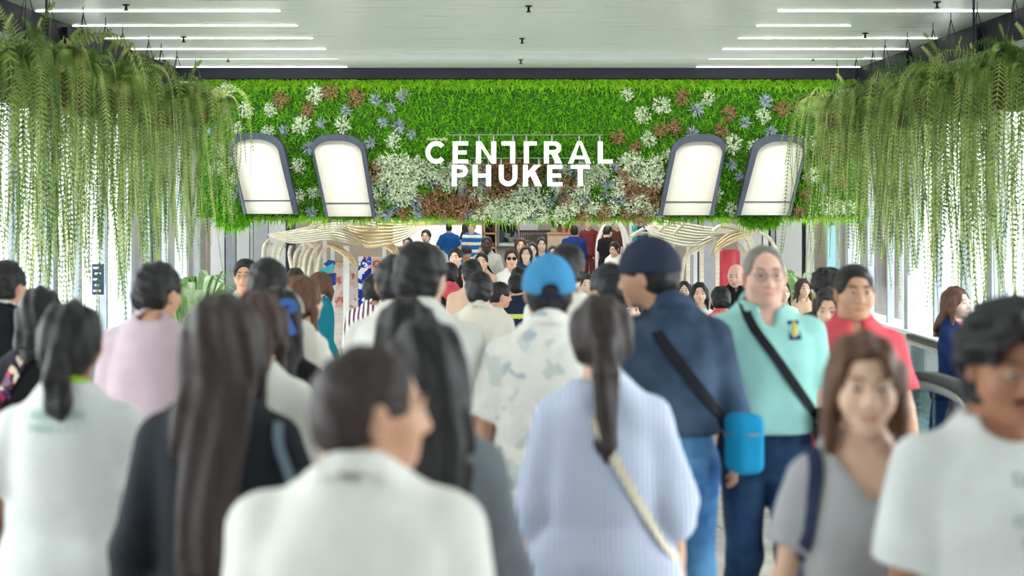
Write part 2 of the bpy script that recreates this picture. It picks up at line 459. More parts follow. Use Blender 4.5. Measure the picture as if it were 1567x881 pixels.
PEOPLE = []
def person(px, py, s, yaw, label, sex='m', skin='tan', hair='short', hc='black', hy=0, hp=0, hr=0, g=1.0,
           top=None, low=None, arms=((4, 8, 14), (-2, 8, 18)), stride=.14, lod=None, shoes='shoe', shoe_col=None,
           hair_len=.3, cap=None, glasses=None, dx=0, height=None, hx=0, recede=0):
    """px, py: where the top of the head stands in the photo; s: pixels per metre there. yaw 0 looks away from the camera."""
    Y = FPX / s; X = (px - CX) / s - hx * math.cos(R(yaw)); zf = floor_z(Y)
    ht = (H - (py - CY) / s) - zf - (.012 if hair != 'bald' else 0)
    if height: ht = height
    u = ht / 1.70
    if lod is None: lod = 0 if s > 330 else (1 if s > 160 else 2)
    rb = (.021, .026, .034)[lod]; rc = (.0135, .018, .025)[lod]; rh = (.006, .0082, .0115)[lod]; rr = (.008, .0105, .0145)[lod]
    male = sex == 'm'
    seed = len(PEOPLE) * 7 + 3
    ta, tb = [np.array(v) for v in (T_M if male else T_F)]
    gi = 1 + (g - 1) * np.interp(TZ, [.8, 1.0, 1.3, 1.45], [.8, 1.2, 1.0, .4])
    ta = ta * gi; tb = tb * gi
    root = empty('person', (X, Y, zf), R(yaw)); tag(root, label, 'person')
    # joints
    ag = g * (1.0 if male else .84)
    shx = (.166 if male else .142) * (1 + (g - 1) * .8); shz = 1.350 if male else 1.340; shr = (.053 if male else .044) * (1 + (g - 1) * .6)
    J = {}
    for side, sx, ar in (('l', -1, arms[0]), ('r', 1, arms[1])):
        fl, ab, el = R(ar[0]), R(ar[1]), R(ar[2]); tw = R(ar[3]) if len(ar) > 3 else 0
        d1 = Vector((sx * math.sin(ab), math.cos(ab) * math.sin(fl), -math.cos(ab) * math.cos(fl)))
        fl2 = fl + el
        d2 = Vector((sx * math.sin(ab) * .5 - sx * math.sin(tw), math.cos(tw) * math.sin(fl2), -math.cos(fl2) * math.cos(tw))).normalized()
        S = Vector((sx * shx, -.01, shz)); E = S + d1 * (.295 if male else .28); W = E + d2 * (.25 if male else .235)
        J[side] = (S, E, W, d2)
    hipx = .088 if male else .084
    for side, sx, st in (('L', -1, stride), ('R', 1, -stride)):
        Hp = Vector((sx * hipx, -.01, .875)); A = Vector((sx * (hipx + .006), st - .02, .082 + (0.03 if st < -.1 else 0)))
        dv = A - Hp; D = dv.length; l1, l2 = .425, .405
        if D > l1 + l2 - .002: k = (D + .002) / (l1 + l2); l1 *= k; l2 *= k
        a = (l1 * l1 - l2 * l2 + D * D) / (2 * D); hh = math.sqrt(max(0, l1 * l1 - a * a))
        n = dv.normalized(); fw = Vector((0, 1, 0)); fw = (fw - n * fw.dot(n)).normalized()
        J[side] = (Hp, Hp + n * a + fw * hh, A)
    Mh = (Matrix.Rotation(R(hy), 3, 'Z') @ Matrix.Rotation(R(hp), 3, 'X') @ Matrix.Rotation(R(hr), 3, 'Y'))
    def to_head(p):      # person space -> head space
        v = Mh.inverted() @ (Vector(p) - Vector((hx, 0, 0)) - Vector(PIV)) + Vector(PIV)
        return tuple((v - Vector(HC)) / 1.05)
    Mn = np.array(Mh)
    HS = 1.05
    def from_head(V): return (np.asarray(V) * HS + HC - PIV) @ Mn.T + PIV + np.array((hx, 0, 0))
    nr = (.059 if male else .046) * (1 + (g - 1) * .5)
    # ---- body below the neck
    allp = [p for k in J for p in J[k][:3]]
    lo = [min(min(p[i] for p in allp) - .08, -.24) for i in range(3)]; hi = [max(max(p[i] for p in allp) + .08, .2) for i in range(3)]
    lo[2] = .03; hi[2] = max(1.51, hi[2])
    f = Fld(lo, hi, rb)
    f.add(p_loft(TZ, ta - .006, tb - .006, TC), .03)
    if not male:
        for sx in (-1, 1): f.add(p_ell((sx * .066, .078, 1.235), (.056, .052, .058)), .04)
    f.add(p_cone((0, -.035, 1.40), nr * 1.12, (hx * .8, -.006, 1.51), nr), .05)
    for sx in (-1, 1): f.add(p_cone((sx * .03, -.028, 1.425), .042 * ag, (sx * shx * .82, -.015, shz + .010), .038 * ag), .04)
    for side in 'lr':
        S, E, W, d2 = J[side]
        f.add(p_cone(S, shr * .93, E, .037 * ag), .03).add(p_cone(E, .039 * ag, (E + (W - E) * .35), .041 * ag), .02).add(p_cone(E + (W - E) * .3, .041 * ag, W, .026 * ag), .015)
    for side in 'LR':
        Hp, K, A = J[side]
        f.add(p_cone(Hp, .072 * g, K, .053), .03).add(p_cone(K, .053, K + (A - K) * .35, .055), .02).add(p_cone(K + (A - K) * .3, .055, A, .036), .02)
    V, Q = f.mesh()
    Vs, Qs, Ms = [V], [Q], [np.zeros(len(Q), int)]; off = len(V)
    # hands
    hv, hq = hand_mesh((.0052, .0075, .0105)[lod])
    for side in 'lr':
        S, E, W, d2 = J[side]
        v = hv.copy(); q = hq
        if side == 'l': v[:, 0] *= -1; q = hq[:, ::-1]
        v = (v * (1.0 if male else .9)) @ np.array(rot_between(d2)).T + np.array(W)
        Vs.append(v); Qs.append(q + off); Ms.append(np.zeros(len(q), int)); off += len(v)
    # ---- head (own space, finer), joined into the body mesh
    jw = 1.0 if male else .92
    f = Fld((-.105, -.125, -.19), (.105, .145, .135), rh)
    f.add(p_ell((0, -.012, .024), (.076, .096, .091)), .02)
    f.add(p_ell((0, .022, -.038), (.060 * jw, .070, .074)), .035)
    f.add(p_ell((0, .068, -.088), (.026 * jw, .022, .020)), .03)
    for sx in (-1, 1):
        f.add(p_ell((sx * .038 * jw, .056, -.028), (.028, .032, .034)), .025)
        f.cut(p_ell((sx * .031, .104, .006), (.019, .020, .013)), .014)
        f.add(p_ell((sx * .031, .080, .006), (.0165, .013, .012)), .004)
        f.add(p_ell((sx * .030, .085, .025), (.024, .011, .0075)), .012)
        f.add(p_ell((sx * .079, -.008, -.006), (.010, .020, .032), Matrix.Rotation(R(sx * -18), 3, 'Z')), .006)
        f.add(p_ell((sx * .012, .098, -.032), (.009, .010, .008)), .006)
    f.add(p_cone((0, .090, .012), .0085, (0, .108, -.028), .0125), .012)
    f.add(p_ell((0, .0885, -.060), (.023, .009, .006)), .006).add(p_ell((0, .0875, -.0715), (.020, .010, .007)), .005)
    f.add(p_cone(to_head((0, -.035, 1.43)), nr * 1.05, to_head((hx * .8, -.006, 1.50)), nr), .02)
    f.add(p_cone(to_head((hx * .8, -.006, 1.50)), nr, (0, -.018, -.05), nr * .98), .03)
    V, Q = f.mesh()
    cq = V[Q].mean(1)
    lips = (cq[:, 1] > .078) & ((cq[:, 0] / .024) ** 2 + ((cq[:, 2] + .0655) / .0105) ** 2 < 1)
    Vs.append(from_head(V)); Qs.append(Q + off); Ms.append(lips.astype(int))
    V = np.vstack(Vs) * u; Q = np.vstack(Qs); mi = np.concatenate(Ms)
    link('body', mesh_np('body', V, Q, [skin_mat(skin), lip_mat(skin)], mi), root)
    # ---- eyes and brows
    facing = math.cos(R(yaw + hy)) < .45
    if facing:
        for sx in (-1, 1):
            me = MB()
            ring = [(math.sin(t) * .0128, math.cos(t) * .0128) for t in np.linspace(0, math.pi, 13)]
            c = np.array((sx * .031, .0838, .006)); vs = []; n = 12
            for r_, y_ in ring:
                for k in range(n): vs.append(c + np.array((r_ * math.cos(6.2832 * k / n) * 1.15, y_, r_ * math.sin(6.2832 * k / n) * .62)))
            fs = [(i * n + k, i * n + (k + 1) % n, (i + 1) * n + (k + 1) % n, (i + 1) * n + k) for i in range(12) for k in range(n)]
            vs = from_head(np.array(vs)) * u
            me.add(vs, fs[:2 * n], 1).add(vs, fs[2 * n:], 0)
            me.build('eye', [mat('eye_white', (.45, .42, .40), rough=.3, var=.02), mat('eye_iris', (.02, .013, .01), rough=.2, var=.02)], root, True)
            b = MB(); pts = [from_head(np.array([(sx * x, y, z)]))[0] * u for x, y, z in ((.013, .0995, .029), (.026, .0985, .033), (.04, .090, .033), (.050, .078, .029))]
            b.tube(lerp_path(pts, 8), [v * u * (1 if male else .75) for v in (.0028, .0036, .004, .004, .0038, .0034, .0026, .0016)], 6)
            b.build('eyebrow', hair_mat('grey' if hc in ('grey', 'white') else 'dark'), root, True)
    # ---- hair
    if hair != 'bald':
        L = hair_len
        t = {'short': .016, 'buzz': .005, 'fluffy': .028, 'crop': .009}.get(hair, .016)
        f = Fld((-.17, -.24, -L - .1 if hair in ('long', 'bob', 'ponytail', 'tied') else -.15), (.17, .15, .18), rr)
        f.add(p_ell((0, -.012, .024), (.077 + t, .097 + t, .092 + t)), 0)
        f.add(p_ell((0, -.045, -.03), (.066 + t * .6, .062 + t * .6, .062)), .03)
        rs = np.random.RandomState(seed); ph = rs.rand(6) * 6.28
        if hair in ('short', 'buzz', 'fluffy', 'crop'):
            f.cut(p_ell((0, .128 - recede * .6, -.006 + recede), (.084, .085, .112)), .008)
            for sx in (-1, 1): f.cut(p_ell((sx * .10, .045, -.035), (.058, .06, .062) if hair == 'fluffy' else (.042, .055, .052)), .006)
            for sx in (-1, 1): f.cut(p_ell((sx * .10, -.006, -.03), (.03, .026, .04)), .004)
            amp = {'short': .004, 'buzz': .001, 'fluffy': .008, 'crop': .003}[hair]
            if hair == 'fluffy':
                f.add(p_ell((.008, .030, .100), (.07, .055, .038)), .03)
            f.warp(lambda X, Y, Z: amp * (np.sin(70 * X + ph[0] + 3 * np.sin(20 * Y)) * np.sin(60 * Y + ph[1] + 2 * np.sin(25 * Z)) + .5 * np.sin(130 * Z + 60 * X + ph[2])))
        else:
            if hair in ('long', 'bob'):
                zb = -L; ends = .012 if hair == 'long' else .03
                zz = [zb, zb + .06, -.16, -.06, .02]
                f.add(p_loft(zz, [.034, .070, .094, .096, .084], [ends, .034, .052, .058, .07], [-.158, -.150, -.108, -.056, -.03], 2.2), .03)
                Lf = min(L, .22) if hair == 'bob' else min(L, .30)
                for sx in (-1, 1):
                    f.add(p_cone((sx * .074, .018, .045), .022, (sx * .084, .018, -.06), .018), .02)
                    f.add(p_cone((sx * .084, .018, -.06), .020, (sx * .090, .018, -Lf), .014), .02)
                f.cut(p_ell((0, .120, -.012), (.066, .082, .118)), .010)
                f.cut(p_cone((0, .05, -.12), .062, (0, .10, -.5), .09), .02)
            else:
                f.cut(p_ell((0, .126, -.014), (.082, .086, .114)), .010)
                for sx in (-1, 1): f.cut(p_ell((sx * .10, .0, -.05), (.035, .04, .045)), .006)
                if hair == 'ponytail':
                    f.add(p_ell((0, -.118, -.005), (.030, .026, .028)), .015)
                    f.add(p_cone((0, -.128, -.01), .026, (0, -.148, -.08), .038), .01)
                    f.add(p_cone((0, -.148, -.08), .038, (.006, -.135, -L * .72), .036), .01)
                    f.add(p_cone((.006, -.135, -L * .72), .035, (.014, -.118, -L), .012), .02)
                elif hair == 'tied':
                    f.add(p_ell((0, -.095, -.06), (.045, .035, .04)), .02)
                    f.add(p_cone((0, -.11, -.06), .032, (.004, -.10, -L), .016), .02)
                elif hair == 'bun':
                    f.add(p_ell((0, -.118, .02), (.042, .034, .042)), .01)
            f.warp(lambda X, Y, Z: .0042 * np.sin(110 * X + ph[0] + 2.5 * np.sin(9 * Z + ph[1])) + .0022 * np.sin(95 * Y + 60 * X + ph[2] + 2 * np.sin(13 * Z)))
        if cap:
            f.clip(lambda X, Y, Z: (Z - .035) + 0 * X)
        V, Q = f.mesh()
        link('hair', mesh_np('hair', from_head(V) * u, Q, [hair_mat(hc)]), root)
    if cap:      # baseball cap: (material, brim direction, strap gap)
        f = Fld((-.13, -.24, -.03), (.13, .24, .17), rr)
        f.add(p_ell((0, -.012, .018), (.098, .118, .122)), 0)
        f.clip(lambda X, Y, Z: (.006 + .10 * (Y + .012) * cap[1] - Z) + 0 * X)
        if cap[2]:
            f.cut(p_ell((0, -.13 * cap[1], .012), (.034, .05, .026)), .004)
        V, Q = f.mesh(); cp = link('cap', mesh_np('cap', from_head(V) * u, Q, [cap[0]]), root)
        f = Fld((-.13, -.26, -.06), (.13, .26, .09), rr)
        yb = .118 * cap[1]
        f.add(p_ell((0, yb, .028), (.084, .072, .016)), 0)
        f.clip(lambda X, Y, Z: np.maximum(-(Z - .022 + 3.5 * X * X), (Z - .034 + 3.5 * X * X)) + 0 * Y)
        V, Q = f.mesh(); link('brim', mesh_np('brim', from_head(V) * u, Q, [cap[0]]), cp)
        b = MB(); b.lathe([(.008, 0), (.008, .006), (.003, .009)], (0, 0, 0), 8)
        b.v = [tuple(from_head(np.array([(v[0], v[1] - .012, v[2] + .137)]))[0] * u) for v in b.v]
        b.build('button', cap[0], cp)
        if cap[2]:
            b = MB(); pts = [from_head(np.array([(.096 * math.sin(a), -.012 - .114 * cap[1] * math.cos(a), .004 - .012)]))[0] * u for a in np.linspace(-.45, .45, 9)]
            b.ribbon(pts, .018 * u, [Vector((p[0], p[1], 0)).normalized() for p in [(math.sin(a), -cap[1] * math.cos(a)) for a in np.linspace(-.45, .45, 9)]], .004)
            b.build('strap', cloth('cap_strap', srgb(30, 44, 70)), cp)
    if glasses:
        b = MB(); th = .0013 if glasses != 'sun' else .003
        gm = mat('spectacle_frame', (.03, .03, .035), rough=.3, var=.02)
        for sx in (-1, 1):
            pts = [from_head(np.array([(sx * .032 + .023 * math.cos(a), .112 - .006 * abs(math.cos(a)), .004 + .018 * math.sin(a))]))[0] * u for a in np.linspace(0, 6.2832, 17)[:-1]]
            b.tube(pts, th * u, 5, closed=True)
            b.tube([from_head(np.array([p]))[0] * u for p in ((sx * .055, .104, .008), (sx * .082, .04, .010), (sx * .084, -.02, .004))], th * u, 5)
        b.tube([from_head(np.array([p]))[0] * u for p in ((-.009, .113, .006), (0, .117, .008), (.009, .113, .006))], th * u, 5)
        go = b.build('glasses', gm, root)
        for sx in (-1, 1):
            l = MB(); pts = [from_head(np.array([(sx * .032 + .0225 * math.cos(a), .112 - .006 * abs(math.cos(a)), .004 + .0175 * math.sin(a))]))[0] * u for a in np.linspace(0, 6.2832, 17)[:-1]]
            l.add(pts, [tuple(range(16))])
            l.build('lens', mat('dark_lens', (.015, .012, .012), rough=.1, var=.02) if glasses == 'sun' else glass_mat('clear_lens', (.98, .98, .98), .1), go)
    # ---- clothes
    bvh = None
    if low:
        kind = low.get('kind', 'trousers'); ez = low.get('ease', .014); wz = low.get('waist', 1.02)
        f = Fld((-.34, -.38, .02), (.34, .38, 1.1), rc * 1.35)
        pa = ta + ez * .8; pb = tb + ez * .8
        if kind == 'skirt':
            hz = low.get('hem', .5); fl = low.get('flare', .03)
            zz = [hz, (hz + .9) / 2, .9, wz]
            f.add(p_loft(zz, [ta[1] + fl + .03, ta[1] + fl * .6 + .03, ta[1] + .025, np.interp(wz, TZ, ta) + .015], [tb[1] + fl + .05, tb[1] + fl * .6 + .035, tb[1] + .02, np.interp(wz, TZ, tb) + .015], [-.01, -.012, -.015, 0], 2.1), .02)
        else:
            zz = [z for z in TZ if z < wz - .02] + [wz]
            f.add(p_loft(zz, np.interp(zz, TZ, pa), np.interp(zz, TZ, pb), np.interp(zz, TZ, TC)), .03)
            wd = low.get('wide', 0)
            for side in 'LR':
                Hp, K, A = J[side]; cut = low.get('cut', 1.0); B = K + (A - K) * cut if cut <= 1 else A
                f.add(p_cone(Hp, .074 * g + ez, K, .058 + ez + wd * .4), .03)
                f.add(p_cone(K, .060 + ez + wd * .4, B, .050 + ez + wd, True), .03)
        f.warp(cloth_noise(seed + 1, .004))
        V, Q = f.mesh(); lo_ob = link(low.get('name', 'skirt' if kind == 'skirt' else 'trousers'), mesh_np('trousers', V * u, Q, [low['mat']]), root)
        if low.get('belt'):
            b = MB(); zz = wz - .03; a_ = np.interp(zz, TZ, ta) + ez + .012; b_ = np.interp(zz, TZ, tb) + ez + .012
            pts = [Vector((a_ * math.cos(q), b_ * math.sin(q), zz)) * u for q in np.linspace(0, 6.2832, 33)[:-1]]
            b.ribbon(pts, .034 * u, [Vector((p.x, p.y, 0)).normalized() for p in pts], .006, closed=True); b.build('belt', low['belt'], lo_ob)
        if low.get('pocket'):
            for sx in (-1, 1):
                b = MB(); zc = .875
                for (x0, x1, z0, z1) in ((sx * .045, sx * .125, zc - .06, zc + .04),):
                    poly = [(x0, z1), (x1, z1), (x1, z0 + .02), ((x0 + x1) / 2, z0), (x0, z0 + .02)]
                    pb_ = np.interp(zc, TZ, pb) + .03
                    b.v += [(p[0] * u, (-pb_ - .008 + (abs(p[0]) - .04) * .28) * u, p[1] * u) for p in poly]; b.f.append((0, 1, 2, 3, 4)); b.m.append(0)
                b.build('pocket', low['mat'], lo_ob)
    if top:
        ez = top.get('ease', .020); sl = top.get('sleeve', .55); hem = top.get('hem', .84); se = top.get('sease', ez + .006); loose = top.get('loose', .5)
        lo2 = [lo[0] - .06, lo[1] - .06, hem - .04]; hi2 = [hi[0] + .06, hi[1] + .06, max(1.56, hi[2] + .05)]
        f = Fld(lo2, hi2, rc)
        zz = [hem] + [z for z in TZ if z > hem + .02]
        a0 = np.interp(zz, TZ, ta) + ez; b0 = np.interp(zz, TZ, tb) + ez; c0 = np.interp(zz, TZ, TC)
        ch = np.interp(1.25, TZ, ta) + ez; chb = np.interp(1.25, TZ, tb) + ez + (.012 if not male else 0); fl = top.get('flare', 0)
        for i, z in enumerate(zz):
            if z < 1.25:
                a0[i] = a0[i] * (1 - loose) + max(a0[i], ch) * loose + fl * (1.25 - z)
                b0[i] = b0[i] * (1 - loose) + max(b0[i], chb) * loose + fl * .8 * (1.25 - z)
        for i, z in enumerate(zz):
            if z < .96: a0[i] += .010; b0[i] += .026
        b0[-1] = max(b0[-1], .06); a0[-1] = max(a0[-1], .062)
        f.add(p_loft(zz, a0, b0, c0), .02)
        if not male:
            for sx in (-1, 1): f.add(p_ell((sx * .062, .080, 1.235), (.058 + ez, .050 + ez * .8, .058 + ez)), .05)
        for sx in (-1, 1): f.add(p_cone((sx * .035, -.026, 1.42), .044 * ag + ez * .6, (sx * shx * .84, -.013, shz + .010), .038 * ag + ez * .8), .04)
        for side in 'lr':
            S, E, W, d2 = J[side]
            if sl <= 0: continue
            if sl < 1:
                f.add(p_cone(S, shr + ez * .7, S + (E - S) * sl, .044 * ag + se, True), .025)
            else:
                f.add(p_cone(S, shr + ez * .7, E, .040 * ag + se), .025)
                f.add(p_cone(E, .042 * ag + se, E + (W - E) * min(1, sl - 1), (.033 if sl > 1.5 else .038) * ag + se, True), .02)
        nk = top.get('neck', 'crew')
        # neck opening
        rn = nr + .012
        def ncut(X, Y, Z): return np.maximum(np.sqrt(X * X + (Y + .022 - (Z - 1.45) * .2) ** 2) - rn - .003, (1.446 - .45 * (Y + .02)) - Z)
        f.cut((ncut, np.array([-.12, -.14, 1.38]), np.array([.12, .12, 1.62])), .004)
        if nk in ('crew', 'scoop'):
            f.cut(p_ell((0, .055 if nk == 'crew' else .07, 1.455), (.062 if nk == 'crew' else .085, .075, .045 if nk == 'crew' else .085)), .008)
        if nk == 'v':
            dv_ = top.get('vdepth', .16)
            def vcut(X, Y, Z): return np.maximum(np.abs(X) - (.012 + .62 * np.maximum(0, Z - (1.43 - dv_))), np.maximum((1.43 - dv_) - Z, .0 - Y))
            f.cut((vcut, np.array([-.16, 0, 1.43 - dv_]), np.array([.16, .3, 1.56])), .012)
            f.cut(p_ell((0, .055, 1.455), (.09, .085, .055)), .008)
        if nk == 'collar':
            def coll(X, Y, Z):
                zc_ = Z - (1.452 - .55 * (Y + .02)); rr_ = np.sqrt(X ** 2 + ((Y + .02) * .95) ** 2)
                d = np.maximum(np.abs(rr_ - (nr + .024 - zc_ * .42)) - .010, np.abs(zc_) - .030)
                return np.where(Y > .03, np.maximum(d, .022 - np.abs(X)), d)
            f.add((coll, np.array([-.14, -.16, 1.36]), np.array([.14, .14, 1.54])), .002)
            f.cut(p_ell((0, .075, 1.44), (.026, .06, .055)), .006)
        f.warp(cloth_noise(seed, top.get('fold', .0085)))
        f.clip(lambda X, Y, Z: (hem + .004 - Z) + 0 * X)
        V, Q = f.mesh()
        sl_ = slice(None)
        tm = [top['mat']]; mi = None
        if top.get('mat2'):
            cq = V[Q].mean(1); tm.append(top['mat2']); mi = np.zeros(len(Q), int)
            for (z0, z1) in top.get('bands', []): mi[(cq[:, 2] > z0) & (cq[:, 2] < z1)] = 1
            if top.get('collar2'): mi[(np.hypot(cq[:, 0], cq[:, 1] + .02) < nr + .034) & (cq[:, 2] > 1.415)] = 1
        tob = link(top.get('name', 'shirt'), mesh_np('shirt', V * u, Q, tm, mi), root)
        bvh = BVHTree.FromPolygons([tuple(v) for v in V * u], [tuple(q) for q in Q])
    if shoes:
        sm = mat('shoe_' + (shoe_col or 'black'), {'white': (.7, .7, .7), 'brown': (.12, .06, .03), 'nude': (.5, .3, .2)}.get(shoe_col, (.03, .03, .035)), rough=.5, var=.1)
        v0, q0 = shoe_mesh(shoes)
        for side, sx in (('L', -1), ('R', 1)):
            A = J[side][2]; v = v0.copy() + np.array((A[0], A[1] + .02, max(0, A[2] - .082)))
            link('shoe', mesh_np('shoe', v * u, q0, [sm]), root)
    P = dict(root=root, u=u, bvh=bvh, J=J, X=X, Y=Y, zf=zf, yaw=R(yaw), s=s, from_head=from_head, nr=nr)
    PEOPLE.append(P)
    return P

def on_cloth(P, x, z, back, off=.006):
    """Point and normal on the person's top at (x, z), person space (reference metres scaled)."""
    u = P['u']; d = Vector((0, 1, 0)) if back else Vector((0, -1, 0))
    h = P['bvh'].ray_cast(Vector((x * u, -1.0 if back else 1.0, z * u)), d)
    if h[0] is None: return None
    n = h[1]
    if n.dot(d) > 0: n = -n
    return h[0] + n * off, n

def strap(P, x0, z0, x1, z1, w, m, name='strap', parent=None, off=.007, wrap=False):
    """Strap over one shoulder (x0, z0) down to (x1, z1) on front and back, lying on the clothes."""
    pts, nn = [], []; u = P['u']
    def side_hit(o, d):
        h = P['bvh'].ray_cast(Vector(o), Vector(d))
        if h[0] is not None:
            n = h[1] if h[1].dot(Vector(d)) < 0 else -h[1]
            pts.append(h[0] + n * off); nn.append(n)
    q = 1 if x1 > x0 else -1
    def run(back, ts):
        for t in ts:
            h = on_cloth(P, x0 + (x1 - x0) * t, z0 + (z1 - z0) * t, back, off)
            if h: pts.append(h[0]); nn.append(h[1])
    run(False, np.linspace(1, 0, 12))
    for yy in (.02, -.02, -.06): side_hit((x0 * u, yy * u, 2.0), (0, 0, -1))
    run(True, np.linspace(.04, 1, 12))
    if wrap:
        for yy in (-.06, 0, .06): side_hit((q * 1.0, yy * u, (z1 - .01) * u), (-q, 0, 0))
    if len(pts) < 4: return None
    for _ in range(2):
        pts = [pts[0]] + [(pts[i - 1] + pts[i] * 2 + pts[i + 1]) / 4 for i in range(1, len(pts) - 1)] + [pts[-1]]
        pts = [p + n * .002 for p, n in zip(pts, nn)]
    b = MB(); b.ribbon(pts, w, nn, .004, closed=wrap)
    o = b.build(name, m)
    if parent is None: o.parent = P['root']
    else:
        o.parent = parent
    return o

def print_on(P, rects, back, m, name='print', parent=None):
    """Flat print: small (x0, x1, z0, z1) patches laid on the cloth."""
    b = MB(); u = P['u']
    for (x0, x1, z0, z1) in rects:
        vs = []
        nxx = max(1, int(abs(x1 - x0) / .02))
        for zz in (z0, z1):
            for i in range(nxx + 1):
                h = on_cloth(P, x0 + (x1 - x0) * i / nxx, zz, back, .004)
                if h is None: break
                vs.append(h[0])
        if len(vs) == 2 * (nxx + 1):
            b.add(vs, [(i, i + 1, nxx + 2 + i, nxx + 1 + i) for i in range(nxx)])
    if b.v: b.build(name, m, parent or P['root'])
# ------------------------------------------------------------------ the setting
XL, XR, YS = -4.55, 4.90, 19.8                    # side wall lines and the plane of the sign
m_floor = mat('floor_stone', srgb(212, 210, 204), rough=.22, spec=.5, var=.10, scale=3, bump=.02)
m_tile = mat('floor_tile', srgb(222, 220, 214), rough=.18, spec=.5, var=.12, scale=5)
m_grout = mat('grout', srgb(120, 120, 118), rough=.7)
m_dark = mat('dark_steel', srgb(25, 29, 39), rough=.6, spec=.2, var=.12)
m_grey = mat('grey_panel', srgb(176, 183, 192), rough=.4, spec=.4, var=.05)
m_grey2 = mat('grey_mullion', srgb(158, 166, 178), rough=.4, spec=.4, var=.05)
m_white = mat('white_paint', srgb(236, 238, 236), rough=.4, spec=.4, var=.03)
m_silver = mat('brushed_steel', srgb(190, 196, 198), rough=.3, metal=.8, var=.06)
m_glass = glass_mat('pane_glass')

def ceiling_mat():
    m = bpy.data.materials.new('ceiling_planks'); m.use_nodes = True
    nt = m.node_tree; N = nt.nodes; L = nt.links; b = N['Principled BSDF']
    tc = N.new('ShaderNodeTexCoord'); sp = N.new('ShaderNodeSeparateXYZ'); L.new(tc.outputs['Object'], sp.inputs[0])
    mu = N.new('ShaderNodeMath'); mu.operation = 'MULTIPLY'; mu.inputs[1].default_value = 6.0; L.new(sp.outputs['Y'], mu.inputs[0])
    fr = N.new('ShaderNodeMath'); fr.operation = 'FRACT'; L.new(mu.outputs[0], fr.inputs[0])
    rp = N.new('ShaderNodeValToRGB'); e = rp.color_ramp.elements
    c = srgb(226, 232, 227); d = srgb(196, 204, 200)
    e[0].position = 0; e[0].color = (*d, 1); e[1].position = .10; e[1].color = (*c, 1)
    k = e.new(.92); k.color = (*c, 1); k = e.new(1.0); k.color = (*d, 1)
    L.new(fr.outputs[0], rp.inputs['Fac']); L.new(rp.outputs['Color'], b.inputs['Base Color'])
    nz = N.new('ShaderNodeTexNoise'); nz.inputs['Scale'].default_value = 2.0
    mp = N.new('ShaderNodeMapping'); mp.inputs['Scale'].default_value = (.3, 6, 1); L.new(tc.outputs['Object'], mp.inputs['Vector']); L.new(mp.outputs['Vector'], nz.inputs['Vector'])
    mr = N.new('ShaderNodeMapRange'); mr.inputs['To Min'].default_value = .22; mr.inputs['To Max'].default_value = .38
    L.new(nz.outputs['Fac'], mr.inputs['Value']); L.new(mr.outputs['Result'], b.inputs['Roughness'])
    bp = N.new('ShaderNodeBump'); bp.inputs['Strength'].default_value = .25; bp.inputs['Distance'].default_value = .01
    L.new(rp.outputs['Color'], bp.inputs['Height']); L.new(bp.outputs['Normal'], b.inputs['Normal'])
    b.inputs['Specular IOR Level'].default_value = .5
    return m

# floor: level, then a short ramp down, then level into the mall
b = MB(); ys = [-9, 8, 11, 50]; xs = [-14, 14]
V = [(x, y, floor_z(y)) for y in ys for x in xs] + [(x, y, floor_z(y) - .3) for y in ys for x in xs]
b.add(V, [(i * 2, i * 2 + 1, i * 2 + 3, i * 2 + 2) for i in range(3)] + [(8 + i * 2 + 2, 8 + i * 2 + 3, 8 + i * 2 + 1, 8 + i * 2) for i in range(3)] + [(1, 0, 8, 9), (6, 7, 15, 14)] + [(i * 2, i * 2 + 2, i * 2 + 10, i * 2 + 8) for i in range(3)] + [(i * 2 + 3, i * 2 + 1, i * 2 + 9, i * 2 + 11) for i in range(3)])
floor = tag(b.build('floor', m_grout), 'pale glossy stone floor of the walkway', kind='structure')
rnd = random.Random(5)
tw, td = .9, .45
tiles = []
for k in range(3):
    t = MB(); w, d, h = tw - .018, td - .018, .012
    t.add([(-w / 2, -d / 2, 0), (w / 2, -d / 2, 0), (w / 2, d / 2, 0), (-w / 2, d / 2, 0), (-w / 2 + .006, -d / 2 + .006, h), (w / 2 - .006, -d / 2 + .006, h), (w / 2 - .006, d / 2 - .006, h), (-w / 2 + .006, d / 2 - .006, h)],
          [(4, 5, 6, 7), (0, 1, 5, 4), (1, 2, 6, 5), (2, 3, 7, 6), (3, 0, 4, 7)])
    tiles.append(t.mesh('tile', [m_tile, m_floor, mat('floor_tile_warm', srgb(214, 208, 198), rough=.2, spec=.5, var=.12, scale=5)][k]))
y = 5.2
while y < 13.4:
    ymid = y + td / 2; sl = -math.atan2(.25, 3.0) if 8 < ymid < 11 else 0
    for i in range(-5, 6):
        o = link('tile', tiles[rnd.randrange(3)], floor); o.location = (i * tw + (.45 if int(round(y / td)) % 2 else 0), ymid, floor_z(ymid) + rnd.uniform(0, .002)); o.rotation_euler = (sl, 0, 0)
    y += td
t = MB()
for (ya, yb) in ((-9, 5.2), (13.4, 50)):
    yy = ya
    while yy < yb - .01:
        x = -13.5
        while x < 13.5:
            z = floor_z(yy); t.add([(x + .01, yy + .01, z + .01), (x + .89, yy + .01, z + .01), (x + .89, yy + .89, z + .01), (x + .01, yy + .89, z + .01)], [(0, 1, 2, 3)]); x += .9
        yy += .9
tag(t.build('tile_field', m_floor, floor), kind='stuff')

